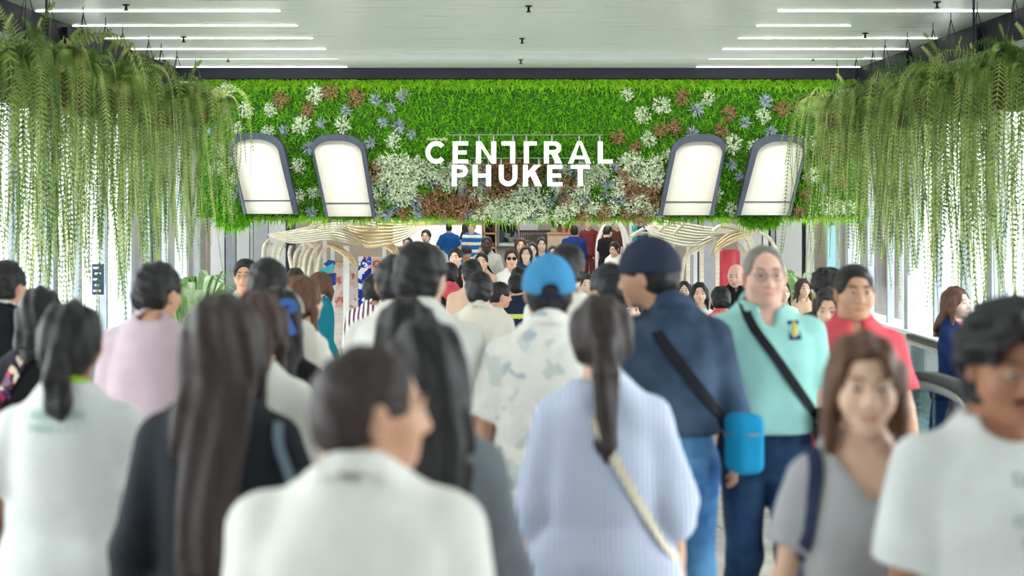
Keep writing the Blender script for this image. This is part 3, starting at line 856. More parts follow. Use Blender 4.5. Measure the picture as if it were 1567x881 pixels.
# ceiling of the walkway
b = MB(); y0, y1 = -9.0, YS + .1
b.add([(XL, y0, ceil_z(y0)), (XR, y0, ceil_z(y0)), (XR, y1, ceil_z(y1)), (XL, y1, ceil_z(y1))] + [(XL, y0, ceil_z(y0) + .4), (XR, y0, ceil_z(y0) + .4), (XR, y1, ceil_z(y1) + .4), (XL, y1, ceil_z(y1) + .4)],
      [(3, 2, 1, 0), (4, 5, 6, 7), (0, 1, 5, 4), (1, 2, 6, 5), (2, 3, 7, 6), (3, 0, 4, 7)])
tag(b.build('ceiling', ceiling_mat()), 'pale slatted metal ceiling of the walkway', kind='structure')

# dark beams: along both sides and across the front of the sign
for nm, x, sgn in (('trim_1', XL, -1), ('trim_2', XR, 1)):
    b = MB()
    n = 30; dy = (YS + 9.0) / n
    for i in range(n):
        ya = -9 + dy * i; yb = ya + dy
        za, zb = ceil_z(ya), ceil_z(yb)
        b.add([(x, ya, za + .42), (x + sgn * .25, ya, za + .42), (x + sgn * .25, ya, za - .30), (x, ya, za - .30), (x, yb, zb + .42), (x + sgn * .25, yb, zb + .42), (x + sgn * .25, yb, zb - .30), (x, yb, zb - .30)],
              [(0, 1, 5, 4), (1, 2, 6, 5), (2, 3, 7, 6), (3, 0, 4, 7)])
    tag(b.build(nm, m_dark), 'dark steel edge beam under the ceiling on the %s' % ('left' if sgn < 0 else 'right'), kind='structure')
zt, zb = ceil_z(YS), H + (CY - 121) * YS / FPX
b = MB().span((XL - .2, YS - .12, zb), (XR + .2, YS + .35, zt + .3))
tag(b.build('trim_3', m_dark), 'dark steel beam across the top of the living wall', kind='structure')

# glazed side walls: sill, posts, mullions, panes
def side_wall(nm, x, sgn, panes_from):
    b = MB()
    b.span((x, -9, -.6), (x + sgn * .3, 22.4, .42))
    w = tag(b.build(nm, m_grey), 'glazed side wall on the %s with pale sill' % ('left' if sgn < 0 else 'right'), kind='structure')
    sill = MB().span((x - sgn * .06, -9, .42), (x + sgn * .34, 22.4, .47)).build('sill', m_white, w)
    MB().span((x, -9, .47), (x + sgn * .3, -.65, 4.2)).build('light_block_bay', m_white, w)  # opaque unseen stretch added to cut the side light on near backs
    k = 0; y = -.6
    while y < 21.5:
        zt_ = ceil_z(y) - .28
        wide = k % 3 == 0
        MB().span((x + sgn * (0 if wide else .04), y - (.08 if wide else .03), .47), (x + sgn * (.17 if wide else .13), y + (.08 if wide else .03), zt_)).build('column' if wide else 'mullion', m_dark if False else (m_grey2 if not wide else m_grey), w)
        ym = y + .425
        MB().span((x + sgn * .14, y + .05, .47), (x + sgn * .155, y + .95, zt_ - .62)).build('pane', m_glass, w)
        MB().span((x + sgn * .14, y + .05, zt_ - .56), (x + sgn * .155, y + .95, zt_)).build('pane', m_glass, w)
        MB().span((x + sgn * .08, y, zt_ - .62), (x + sgn * .22, y + 1.0, zt_ - .56)).build('transom', m_dark, w)
        y += 1.0; k += 1
    for y in np.arange(-8.2, 19, 2.55):      # dark heads of the columns under the beam
        zt_ = ceil_z(y)
        MB().span((x - sgn * .06, y - .16, zt_ - .75), (x + sgn * .28, y + .16, zt_ - .05)).build('bracket', m_dark, w)
    return w
side_wall('wall_left', XL, -1, 0)
side_wall('wall_right', XR, 1, 0)
tag(MB().span((XL - .3, -9.3, -.3), (XR + .3, -9, 4.3)).build('wall_near_blocker', m_white), 'unseen pale wall added behind the camera to block light', kind='structure')  # added to close the open end and dim light from behind
# linear wall washer in front of the living wall
ww = empty('wall_washer', ((XL + XR) / 2, YS - 2.03, ceil_z(YS - 2.03))); tag(ww, 'slim linear wash light on the ceiling in front of the living wall', 'lamp')
MB().span((-4.3, -.05, -.06), (4.3, .05, 0)).build('housing', m_white, ww)
la = bpy.data.lights.new('wash', 'AREA'); la.shape = 'RECTANGLE'; la.size = 8.5; la.size_y = .08; la.energy = 62; la.color = (1, .97, .92)
lo_ = bpy.data.objects.new('wash', la); col.objects.link(lo_); lo_.parent = ww; lo_.location = (0, .06, -.075); lo_.rotation_euler = (R(48), 0, 0)
# ceiling light strips and sprinklers
m_strip = emit_mat('light_strip', (1.0, .96, .91), 8.0)
rows = [13.7 + 1.165 * i for i in range(-9, 6)]
ordn = ['nearest', 'second', 'third', 'fourth', 'fifth', 'sixth']
for i, y in enumerate(rows):
    z = ceil_z(y); vis = i - 9
    for sd, (xa, xb) in (('left', (XL + .02, -2.16)), ('right', (2.62, XR - .02))):
        if vis == 1 and sd == 'right': xb_, xa_ = 3.62, 2.62
        else: xa_, xb_ = xa, xb
        root = empty('ceiling_light', ((xa_ + xb_) / 2, y, z))
        w = xb_ - xa_
        MB().span((-w / 2, -.011, -.002), (w / 2, .011, .02)).build('housing', m_white, root)
        MB().span((-w / 2 + .01, -.0065, -.008), (w / 2 - .01, .0065, -.002)).build('diffuser', m_strip, root)
        if vis >= 0:
            lab = 'thin ceiling light strip on the %s, %s from the top of the picture' % (sd, ordn[vis] if vis else 'first')
        else: lab = 'ceiling light strip on the %s above the crowd, %s one before the picture begins' % (sd, ['first', 'second', 'third', 'fourth', 'fifth', 'sixth', 'seventh', 'eighth', 'ninth'][-vis - 1])
        tag(root, lab, 'ceiling light', 'ceiling light strips')
def sprinkler(px, py, lab):
    zc = 2.0
    Y = (zc - .03) * FPX / (CY - py)
    Y = (ceil_z(Y) - .03 - H) * FPX / (CY - py)
    p = at(px, py, Y)
    root = empty('sprinkler', (p.x, Y, ceil_z(Y)))
    MB().lathe([(.035, 0), (.035, -.008), (.02, -.012)], n=14).build('plate', m_dark, root)
    MB().lathe([(.012, -.01), (.012, -.05), (.026, -.055), (.026, -.06)], n=10).build('head', m_dark, root)
    tag(root, lab, 'sprinkler', 'ceiling sprinklers')
for px, py, lab in ((809, 13, 'small dark sprinkler mid-ceiling, nearest of the middle row'), (799, 62, 'small dark sprinkler mid-ceiling, second of the middle row'), (797, 94, 'small dark sprinkler mid-ceiling, nearest the living wall'),
                    (193, 11, 'small dark sprinkler on the left, by the first light strip'), (281, 60, 'small dark sprinkler on the left, by the third light strip'), (349, 91, 'small dark sprinkler on the left, nearest the living wall'),
                    (1434, 7, 'small dark sprinkler on the right, by the first light strip'), (1324, 54, 'small dark sprinkler on the right, by the third light strip'), (1244, 89, 'small dark sprinkler on the right, nearest the living wall')):
    sprinkler(px, py, lab)

# ------------------------------------------------------------------ living wall with the mall's name
PS = FPX / YS
def sx(px): return (px - CX) / PS
def sz(py): return H - (py - CY) / PS
m_moss = mat('moss_backing', srgb(48, 92, 22), rough=.9, var=.3, scale=9, bump=.5, bscale=40)
def grass_mat(name, a, b_, tr=.25): return mat(name, a, c2=b_, rough=.6, spec=.2, scale=16, trans=tr)
m_grass = grass_mat('grass_blades', srgb(132, 204, 44), srgb(72, 148, 20))
m_grass_top = grass_mat('grass_fringe', srgb(176, 226, 60), srgb(120, 190, 36))  # paler grass; along the top edge its colour carries the lit band
wall = empty('living_wall', (0, YS, 0))
tag(wall, 'planted green wall hanging over the crowd, with grass and pale flowering plants', 'living wall')
bot = lambda px: 334 + (14 * max(0, 1 - ((px - 357) / 26) ** 2) ** .5 if abs(px - 357) < 26 else 0) + (12 * max(0, 1 - ((px - 1163) / 30) ** 2) ** .5 if abs(px - 1163) < 30 else 0)
b = MB(); b.span((sx(300), .06, sz(333)), (sx(1328), .55, sz(122)))
b.build('panel', m_moss, wall)
aw_poly = {}
def in_awning(px, py):
    if not 206 < py < 330: return False
    for (xt0, xt1, xb0, xb1) in ((352, 430, 377, 456), (474, 556, 500, 574), (1032, 1110, 1010, 1090), (1156, 1234, 1124, 1206)):
        t = (py - 206) / 122
        if xt0 + (xb0 - xt0) * t + 5 < px < xt1 + (xb1 - xt1) * t - 5: return True
    return False
rs = np.random.RandomState(3)
def blades(n, region, length, width, m, name, lift=.05, up=.0):
    V, Q = [], []
    px = region[0] + rs.rand(n) * (region[1] - region[0]); py = region[2] + rs.rand(n) * (region[3] - region[2])
    k = 0
    for x_, y_ in zip(px, py):
        if in_awning(x_, y_): continue
        if region[3] > 320 and y_ > bot(x_) + 1: continue
        L = length * (.6 + .8 * rs.rand()); a = rs.randn() * .7
        base = np.array((sx(x_), .06, sz(y_)))
        d = np.array((math.sin(a) * .8, -.75 - .3 * rs.rand(), up + .55 * rs.randn()));
        tip = base + d * L; mid = base + d * L * .5 + np.array((0, 0, .12 * L))
        s_ = np.cross(d, (0, 1, 0.2)); s_ = s_ / (np.linalg.norm(s_) + 1e-6) * width * (.7 + .6 * rs.rand())
        V += [base - s_, base + s_, mid + s_ * .8, mid - s_ * .8, tip]
        Q += [(k, k + 1, k + 2, k + 3), (k + 3, k + 2, k + 4, k + 4)]
        k += 5
    b = MB(); b.v = [tuple(v) for v in V]; b.f = [q if q[2] != q[3] else q[:3] for q in Q]; b.m = [0] * len(b.f)
    o = b.build(name, m, wall); tag(o, kind='stuff'); return o
blades(30000, (303, 1326, 124, 336), .075, .0075, m_grass, 'grass')
blades(5000, (303, 1326, 122, 134), .085, .0075, m_grass_top, 'grass_fringe', up=-.15)
blades(3800, (330, 1320, 330, 338), .075, .007, m_grass_top, 'grass_fringe', up=-.9)
blades(1600, (330, 384, 330, 350), .10, .008, m_grass, 'grass_tuft', up=-.2)
blades(1600, (1134, 1194, 330, 348), .10, .008, m_grass, 'grass_tuft', up=-.2)

def rosette(seed, n, rad, w, spiky=False):
    """Plant clump: many small leaves filling a dome; spiky ones all spring from the heart."""
    r_ = random.Random(seed); b = MB()
    for i in range(n):
        th = r_.uniform(0, 6.2832); el = math.asin(r_.uniform(.02, 1)); k = r_.random() ** .4
        d = Vector((math.cos(th) * math.cos(el), -math.sin(el) * .85, math.sin(th) * math.cos(el)))
        jit = Vector((r_.uniform(-1, 1), r_.uniform(-1, 1), r_.uniform(-1, 1)))
        if spiky: o = d * rad * .1; t_ = d * rad * r_.uniform(.6, 1.05)
        else:
            o = d * rad * k * .8; t_ = o + (d + jit * .9).normalized() * rad * .34
        ax = (t_ - o); s_ = ax.cross(jit).normalized() * w * r_.uniform(.7, 1.2); m_ = o + ax * .55
        b.add([o, m_ - s_, t_, m_ + s_], [(0, 1, 2, 3)])
    return b
kinds = {'pale': (mat('dusty_leaf', srgb(240, 244, 226), c2=srgb(190, 212, 170), rough=.7, scale=30, trans=.2), 190, .155, .012),
         'blue': (mat('blue_grey_leaf', srgb(206, 214, 226), c2=srgb(142, 158, 178), rough=.7, scale=30, trans=.15), 80, .14, .009),
         'brown': (mat('bronze_leaf', srgb(196, 150, 120), c2=srgb(140, 104, 76), rough=.7, scale=30, trans=.2), 170, .15, .011),
         'green': (mat('fresh_leaf', srgb(126, 186, 60), c2=srgb(60, 120, 30), rough=.7, scale=30, trans=.25), 90, .14, .012)}
ros = {k: [rosette(hash(k) % 1000 if False else ord(k[0]) * 7 + j, v[1], v[2], v[3], k == 'blue').mesh('plant', v[0]) for j in range(2)] for k, v in kinds.items()}
r_ = random.Random(11); placed = []
def try_plant(px, py, kind, sc_=1.0, gap=13):
    if in_awning(px, py) or py > 331: return
    for q in placed:
        if (q[0] - px) ** 2 + (q[1] - py) ** 2 < gap * gap: return
    if 645 < px < 942 and 205 < py < 256: return
    placed.append((px, py))
    nm = {'pale': 'silver_leaf_plant', 'blue': 'blue_grey_plant', 'brown': 'bronze_leaf_plant', 'green': 'leafy_plant'}[kind]
    o = link(nm, ros[kind][r_.randrange(2)], wall)
    o.location = (sx(px), .03, sz(py)); o.rotation_euler = (r_.uniform(-.3, .3), r_.uniform(0, 6.28), r_.uniform(-.3, .3))
    k = sc_ * r_.uniform(.75, 1.15); o.scale = (k, k, k)
def pick(w): return r_.choices(['pale', 'blue', 'brown', 'green'], w)[0]
for _ in range(2200):      # dense bed under the letters
    px, py = r_.uniform(566, 1012), r_.uniform(246, 331)
    if abs(px - 790) < 120 and py < 258: continue
    band = math.sin(px * .021 + py * .05)
    w = (.62, .22, .12, .04) if band > -.2 else (.28, .18, .48, .06)
    if len(placed) < 215: try_plant(px, py, pick(w), 1.0, 12.5)
nd = len(placed)
for _ in range(900):
    px = r_.choice((r_.uniform(320, 640), r_.uniform(945, 1300))); py = r_.uniform(136, 326)
    if py < 200 and 600 < px < 980 and r_.random() < .6: continue
    if len(placed) < nd + 80: try_plant(px, py, pick((.42, .30, .24, .04)), .92, 21)

# cream awning panels with dark hoods
m_hood = mat('awning_hood', srgb(62, 70, 88), rough=.5, spec=.4, var=.10)
m_cream = mat('awning_canvas', srgb(238, 234, 222), rough=.55, spec=.2, var=.03, scale=3, bump=.15, bscale=6)
def rounded(xt0, xt1, xb0, xb1, yt, yb, n=10, rr=34):
    """Outline in photo pixels: flat foot, leaning sides, round top."""
    pts = [(xb0, yb), (xb1, yb)]
    T = lambda py: (py - yt) / (yb - yt)
    pl = lambda py: xt0 + (xb0 - xt0) * T(py); pr = lambda py: xt1 + (xb1 - xt1) * T(py)
    for i in range(n + 1):
        a = math.pi / 2 * i / n
        py = yt + rr * .62 * (1 - math.sin(a)); pts.append((pr(py) - rr * (1 - math.cos(a)), py))
    for i in range(n, -1, -1):
        a = math.pi / 2 * i / n
        py = yt + rr * .62 * (1 - math.sin(a)); pts.append((pl(py) + rr * (1 - math.cos(a)), py))
    return pts[:2] + pts[2:]
def awning(o, c, lab):
    root = empty('awning', (0, YS, 0)); tag(root, lab, 'awning', 'cream awnings on the living wall')
    po = [(sx(p[0]), sz(p[1])) for p in rounded(*o)]
    pc = [(sx(p[0]), sz(p[1])) for p in rounded(*c)]
    n = len(po)
    b = MB()      # hood: ring between outer and inner outline, standing proud of the wall
    yo, yi, yb_ = -.16, -.20, .06
    V = [(p[0], yo, p[1]) for p in po] + [(p[0], yi, p[1]) for p in pc] + [(p[0], yb_, p[1]) for p in po] + [(p[0], -.08, p[1]) for p in pc]
    fs = []
    for i in range(n):
        j = (i + 1) % n
        fs += [(i, j, n + j, n + i), (2 * n + i, 2 * n + j, j, i), (n + i, n + j, 3 * n + j, 3 * n + i)]
    b.add(V, fs); b.build('hood', m_hood, root)
    MB().prism(pc, -.10, -.02).build('canvas', m_cream, root)
    yl = c[5] - 20; T = (yl - c[4]) / (c[5] - c[4])
    xa = c[0] + (c[2] - c[0]) * T + 1; xb = c[1] + (c[3] - c[1]) * T - 1
    MB().span((sx(xa), -.115, sz(yl + .8)), (sx(xb), -.095, sz(yl - .8))).build('seam', m_hood, root)
awning((350, 432, 376, 459, 204, 328, 10, 36), (354, 425, 380, 452, 214, 327, 10, 30), 'cream awning nearest the left-hand ferns, dark hood')
awning((474, 557, 500, 576, 206, 332, 10, 36), (479, 552, 504, 571, 216, 331, 10, 30), 'cream awning left of the letters, dark hood')
awning((1030, 1112, 1006, 1090, 206, 330, 10, 36), (1035, 1107, 1012, 1084, 217, 329, 10, 30), 'cream awning right of the letters, dark hood')
awning((1153, 1236, 1124, 1206, 206, 330, 10, 36), (1160, 1231, 1130, 1202, 217, 329, 10, 30), 'cream awning nearest the right-hand ferns, dark hood')

# letters
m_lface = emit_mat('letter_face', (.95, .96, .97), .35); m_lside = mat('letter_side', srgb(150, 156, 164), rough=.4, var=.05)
sign = empty('name_sign', (0, YS - .32, 0)); tag(sign, 'white raised letters reading CENTRAL PHUKET on thin rails', 'sign')
SW = .075      # stroke
def bar(b, x0, z0, x1, z1): b.prism([(x0, z0), (x1, z0), (x1, z1), (x0, z1)], 0, .09, 0, 1)
def poly(b, pts): b.prism(pts, 0, .09, 0, 1)
def arc(b, cx, cz, rx, rz, a0, a1, w, n=20):
    for i in range(n):
        t0 = a0 + (a1 - a0) * i / n; t1 = a0 + (a1 - a0) * (i + 1) / n
        q = lambda t, k: (cx + (rx - k) * math.cos(t), cz + (rz - k) * math.sin(t))
        poly(b, [q(t0, w), q(t1, w), q(t1, 0), q(t0, 0)])
def letter(ch, pa, pb, ya, yb):
    x0, x1, z1, z0 = sx(pa), sx(pb), sz(ya), sz(yb); w = .067; h = .055; b = MB(); xm, zm = (x0 + x1) / 2, (z0 + z1) / 2; W, T = x1 - x0, z1 - z0
    if ch == 'C': arc(b, x0 + T / 2 * .96, zm, T / 2 * .98, T / 2 * 1.02, R(42), R(318), w * .95, 26)
    elif ch == 'E':
        bar(b, x0, z0, x0 + w, z1)
        for za in (z0, zm - h / 2, z1 - h): bar(b, x0 + w, za, x1 - (.02 if za == zm - h / 2 else 0), za + h)
    elif ch == 'N':
        bar(b, x0, z0, x0 + w, z1); bar(b, x1 - w, z0, x1, z1); poly(b, [(x0 + w, z1), (x0 + w * .2, z1), (x1 - w, z0), (x1 - w * .2, z0)])
    elif ch == '7': bar(b, x1 - w, z0, x1, z1); bar(b, x0, z1 - h, x1 - w, z1)
    elif ch == 'G': bar(b, x0, z0, x0 + w, z1); bar(b, x0 + w, z1 - h, x1, z1)
    elif ch in 'RP':
        bar(b, x0, z0, x0 + w, z1); k = .58 * T; cz = z1 - k / 2
        bar(b, x0 + w, z1 - h, x1 - k / 2, z1); bar(b, x0 + w, z1 - k, x1 - k / 2, z1 - k + h)
        arc(b, x1 - k / 2, cz, k / 2, k / 2, R(-90), R(90), h * 1.12, 14)
        if ch == 'R': poly(b, [(xm - .02, z1 - k + .01), (xm + .065, z1 - k + .01), (x1 + .012, z0), (x1 - .08, z0)])
    elif ch == 'A':
        poly(b, [(x0, z0), (x0 + w * 1.05, z0), (xm + w * .0, z1 - .03), (xm + w * .45, z1), (xm - w * .45, z1)])
        poly(b, [(x1 - w * 1.05, z0), (x1, z0), (xm + w * .45, z1), (xm - w * .45, z1), (xm, z1 - .03)])
        bar(b, x0 + W * .24, z0 + T * .20, x1 - W * .24, z0 + T * .20 + h * .85)
    elif ch == 'L': bar(b, x0, z0, x0 + w, z1); bar(b, x0 + w, z0, x1, z0 + h)
    elif ch == 'H': bar(b, x0, z0, x0 + w, z1); bar(b, x1 - w, z0, x1, z1); bar(b, x0 + w, zm - h / 2, x1 - w, zm + h / 2)
    elif ch == 'U':
        k = W / 2; bar(b, x0, z0 + k, x0 + w, z1); bar(b, x1 - w, z0 + k, x1, z1); arc(b, xm, z0 + k, k, k, R(180), R(360), w, 20)
    elif ch == 'K':
        bar(b, x0, z0, x0 + w, z1); poly(b, [(x0 + w, zm - .04), (x0 + w, zm + .055), (x1 - .10, z1), (x1 - .005, z1)])
        poly(b, [(x0 + w + .035, zm + .0), (x0 + w + .10, zm + .055), (x1 + .01, z0), (x1 - .085, z0)])
    elif ch == 'T': bar(b, x0, z1 - h, x1, z1); bar(b, xm - w / 2, z0, xm + w / 2, z1 - h)
    b.build('letter_' + {'7': 't_left', 'G': 't_right'}.get(ch, ch.lower()), [m_lface, m_lside], sign)
for ch, a, c in (('C', 653.3, 684), ('E', 694.1, 717.2), ('N', 729.4, 759.5), ('7', 767.6, 788), ('G', 801.3, 820.7), ('R', 831.5, 857.5), ('A', 867.7, 902.4), ('L', 912.6, 935)): letter(ch, a, c, 217.9, 251.2)
for ch, a, c in (('P', 692.7, 716.6), ('H', 724.3, 751.7), ('U', 763.5, 791.5), ('K', 799.9, 827.5), ('E', 836.6, 859.5), ('T', 871.8, 900.4)): letter(ch, a, c, 253.2, 285.5)
m_rail = mat('sign_rail', srgb(110, 130, 100), rough=.5, var=.1)
for ya, xa, xb in ((208, 684, 922), (243, 720, 905)): MB().span((sx(xa), .02, sz(ya + .7)), (sx(xb), .06, sz(ya - .7))).build('rail', m_rail, sign)
for px in (705.3, 733.3, 755.4, 785, 805, 843.6, 884.6, 915.7): MB().span((sx(px - 1), .03, sz(218)), (sx(px + 1), .06, sz(208))).build('post', m_lside, sign)
for px in (728.8, 748.2, 767, 823.8, 847.3, 885): MB().span((sx(px - 1), .03, sz(253.5)), (sx(px + 1), .06, sz(243))).build('post', m_lside, sign)
for px, py in ((705, 225), (785, 225), (805, 225), (884, 240), (915, 230), (700, 262), (742, 268), (805, 262), (848, 262), (886, 262)): MB().span((sx(px) - .015, .05, sz(py) - .015), (sx(px) + .015, .42, sz(py) + .015)).build('bracket', m_rail, sign)
cu = bpy.data.curves.new('thai_line', 'FONT'); cu.body = 'เซ็นทรัล ภูเก็ต'; cu.size = .075; cu.extrude = .004
to = bpy.data.objects.new('thai_line', cu); col.objects.link(to)
bpy.context.view_layer.update()
me = bpy.data.meshes.new_from_object(to.evaluated_get(bpy.context.evaluated_depsgraph_get()))
bpy.data.objects.remove(to)
xs_ = [v.co.x for v in me.vertices] or [0, 1]
k = (sx(686) - sx(655)) / max(.01, max(xs_) - min(xs_))
for v in me.vertices: v.co = ((v.co.x - min(xs_)) * k + sx(655), -v.co.z, v.co.y * k + sz(216.5))
me.materials.clear(); me.materials.append(mat('small_letters', srgb(226, 214, 190), rough=.5, var=.05))
link('small_lettering', me, sign)
# ------------------------------------------------------------------ hanging ferns
m_fern = [mat('fern_a', srgb(150, 176, 92), c2=srgb(78, 108, 46), rough=.55, spec=.25, scale=5, trans=.4),
          mat('fern_b', srgb(124, 152, 76), c2=srgb(56, 86, 36), rough=.55, spec=.25, scale=5, trans=.4),
          mat('fern_c', srgb(190, 200, 126), c2=srgb(120, 144, 70), rough=.55, spec=.25, scale=5, trans=.4)]
def frond(seed, L, reach, rise, m):
    """One long drooping frond: rachis plus two rows of leaflets."""
    r_ = random.Random(seed); n = int(L / .019)
    wob = r_.uniform(-.10, .10)
    ctrl = [(0, 0, 0), (reach * .35, wob * .1, rise * .8), (reach * .75, wob * .3, rise), (reach * 1.0, wob * .6, rise * .55), (reach * 1.12, wob * .9, -L * .22), (reach * 1.16, wob * 1.1, -L * .6), (reach * 1.15 + r_.uniform(-.05, .05), wob * 1.3, -L * .95)]
    pts = lerp_path(ctrl, n); b = MB()
    b.tube(pts[::4] + [pts[-1]], .0035, 3)
    tw0 = r_.uniform(-.6, .6)
    for i in range(4, n):
        t = (pts[min(i + 1, n - 1)] - pts[i - 1]).normalized()
        out = Vector((1, 0, .15)); nn = (out - t * out.dot(t)).normalized(); sd = t.cross(nn)
        tw = tw0 + .5 * math.sin(i * .05 + seed)
        sd = (sd * math.cos(tw) + nn * math.sin(tw))
        f = i / n; w = .076 * (1 - .72 * f ** 2.2) * min(1, .35 + f * 6) * r_.uniform(.8, 1.1)
        for q in (-1, 1):
            d = (sd * q + t * .28 + Vector((0, 0, -.25))).normalized(); h = t * .0072
            p = pts[i] + t * r_.uniform(-.003, .003)
            e = p + d * w
            b.add([p - h, p + h, e + h * .55 + Vector((0, 0, -.006)), e - h * .2 + Vector((0, 0, -.008))], [(0, 1, 2, 3)])
    return b.mesh('frond', m)
fr_long = [frond(i, 1.0 + 1.15 * random.Random(i * 3).random(), .18 + .26 * random.Random(i * 5).random(), .10 + .14 * random.Random(i * 7).random(), m_fern[i % 3]) for i in range(14)]
fr_short = [frond(50 + i, .55 + .2 * (i % 3), .38 + .06 * i, .16 + .03 * i, m_fern[i % 3]) for i in range(6)]
def upright(seed):
    r_ = random.Random(seed); n = 22; L = .48
    pts = lerp_path([(0, 0, 0), (.03, 0, L * .4), (.09, .02, L * .8), (.17, .03, L)], n); b = MB(); b.tube(pts[::3] + [pts[-1]], .0035, 3)
    for i in range(3, n):
        t = (pts[min(i + 1, n - 1)] - pts[i - 1]).normalized(); sd = t.cross(Vector((0, 1, 0))).normalized()
        for q in (-1, 1):
            d = (sd * q + t * .4).normalized(); w = .05 * (1 - .6 * i / n); p = pts[i]; h = t * .007
            b.add([p - h, p + h, p + d * w + h * .4, p + d * w - h * .3], [(0, 1, 2, 3)])
    return b.mesh('frond', m_fern[seed % 3])
fr_up = [upright(i) for i in range(3)]
m_coir = mat('coir_basket', srgb(74, 58, 40), rough=.95, var=.3, scale=30, bump=.6)
basket = MB().lathe([(.05, -.20), (.14, -.17), (.19, -.06), (.20, .02), (.18, .03), (.02, .01)], n=14).mesh('basket', m_coir)
words = ['nearest', 'second', 'third', 'fourth', 'fifth', 'sixth', 'seventh', 'eighth', 'ninth', 'tenth', 'eleventh', 'last']
def fern(x, y, z, n, seed, lab, grp):
    r_ = random.Random(seed)
    root = empty('hanging_fern', (x, y, z)); tag(root, lab, 'hanging fern', grp)
    link('basket', basket, root)
    zc = ceil_z(y) - z
    for a in (0, 2.1, 4.2):
        MB().tube([(.19 * math.cos(a), .19 * math.sin(a), .02), (0, 0, zc * .92), (0, 0, zc)], .004, 4).build('wire', m_dark, root)
    for i in range(n):
        k = r_.random(); me = r_.choice(fr_long) if k < .72 else (r_.choice(fr_short) if k < .95 else r_.choice(fr_up))
        o = link('frond', me, root); a = r_.uniform(0, 6.2832)
        o.location = (.10 * math.cos(a), .10 * math.sin(a), r_.uniform(-.02, .05)); o.rotation_euler = (r_.uniform(-.1, .1), r_.uniform(-.1, .1), a)
        s_ = r_.uniform(.8, 1.12); o.scale = (s_ * r_.uniform(.8, 1.15), s_, s_ * (1.12 if y < 14.5 else 1.0))
    return root
nf = 10
for i in range(nf):
    y = 11.0 + .80 * i
    fern(-4.0 + .04 * math.sin(i * 2.3), y, 2.98 + .022 * i + .05 * math.sin(i * 1.7), 52, 100 + i, 'hanging fern in the left-hand row, %s from the camera' % words[i], 'hanging ferns on the left')
for i in range(nf):
    y = 11.5 + .78 * i
    fern(4.36 + .04 * math.sin(i * 1.9), y, 2.95 + .022 * i + .05 * math.sin(i * 2.1 + 1), 52, 200 + i, 'hanging fern in the right-hand row, %s from the camera' % words[i], 'hanging ferns on the right')
# ------------------------------------------------------------------ the mall hall beyond the sign
ZF = -.25
m_wallw = mat('plaster', srgb(186, 178, 166), rough=.6, var=.04)
m_wood = mat('light_wood', srgb(196, 158, 116), rough=.55, var=.14, scale=4, stretch=(1, 1, 8))
m_tan = mat('tan_board', srgb(206, 186, 160), rough=.6, var=.06)
m_brown = mat('dark_wood', srgb(74, 56, 48), rough=.55, var=.2, scale=5, stretch=(8, 1, 1))
YB = 43.0
tag(MB().span((-14, YB, ZF), (14, YB + .3, 5.0)).build('wall_back', m_wallw), 'pale back wall of the shop hall', kind='structure')
tag(MB().span((-14.3, YS + .6, ZF), (-14, YB, 5.0)).build('wall_hall_left', m_wallw), 'pale left wall of the shop hall', kind='structure')
tag(MB().span((14, YS + .6, ZF), (14.3, YB, 5.0)).build('wall_hall_right', m_wallw), 'pale right wall of the shop hall', kind='structure')
tag(MB().span((-14.3, YS + .6, 4.6), (14.3, YB + .3, 4.9)).build('ceiling_hall', m_white), 'white ceiling of the shop hall', kind='structure')
tag(MB().span((-14.3, YS + .56, sz(122)), (14.3, YS + .8, 4.9)).build('wall_front_upper', m_wallw), 'upper wall behind the living wall', kind='structure')
for nm, xa, xb in (('wall_front_left', -14.3, -5.4), ('wall_front_right', 5.7, 14.3)):
    tag(MB().span((xa, YS + .56, ZF), (xb, YS + .8, 4.9)).build(nm, m_white), 'wall beside the walkway opening', kind='structure')
m_panel = emit_mat('hall_fill_glow', (1, .98, .95), 10)  # unseen glowing panels added to brighten the hall and the canopies
for i, y in enumerate((21.9, 26.5, 32, 38)):
    for j, x in enumerate((-9, -1.8, 1.8, 9)):
        root = empty('hall_fill_panel', (x, y, 4.6))
        MB().span((-1.0, -.5, -.05), (1.0, .5, 0)).build('frame', m_white, root)
        MB().span((-.95, -.45, -.06), (.95, .45, -.045)).build('diffuser', m_panel, root)
        tag(root, 'added unseen hall light panel, %s row beyond the living wall, %s from the left' % (['first', 'second', 'third', 'farthest'][i], ['first', 'second', 'third', 'last'][j]), 'ceiling light', 'added hall lights')

def lift(px, py, Y): return at(px, py, Y)
def card(name, px0, px1, py0, py1, Y, m, th=.06, parent=None):
    a, c = at(px0, py0, Y), at(px1, py1, Y)
    return MB().span((a.x, Y, c.z), (c.x, Y + th, a.z)).build(name, m, parent)

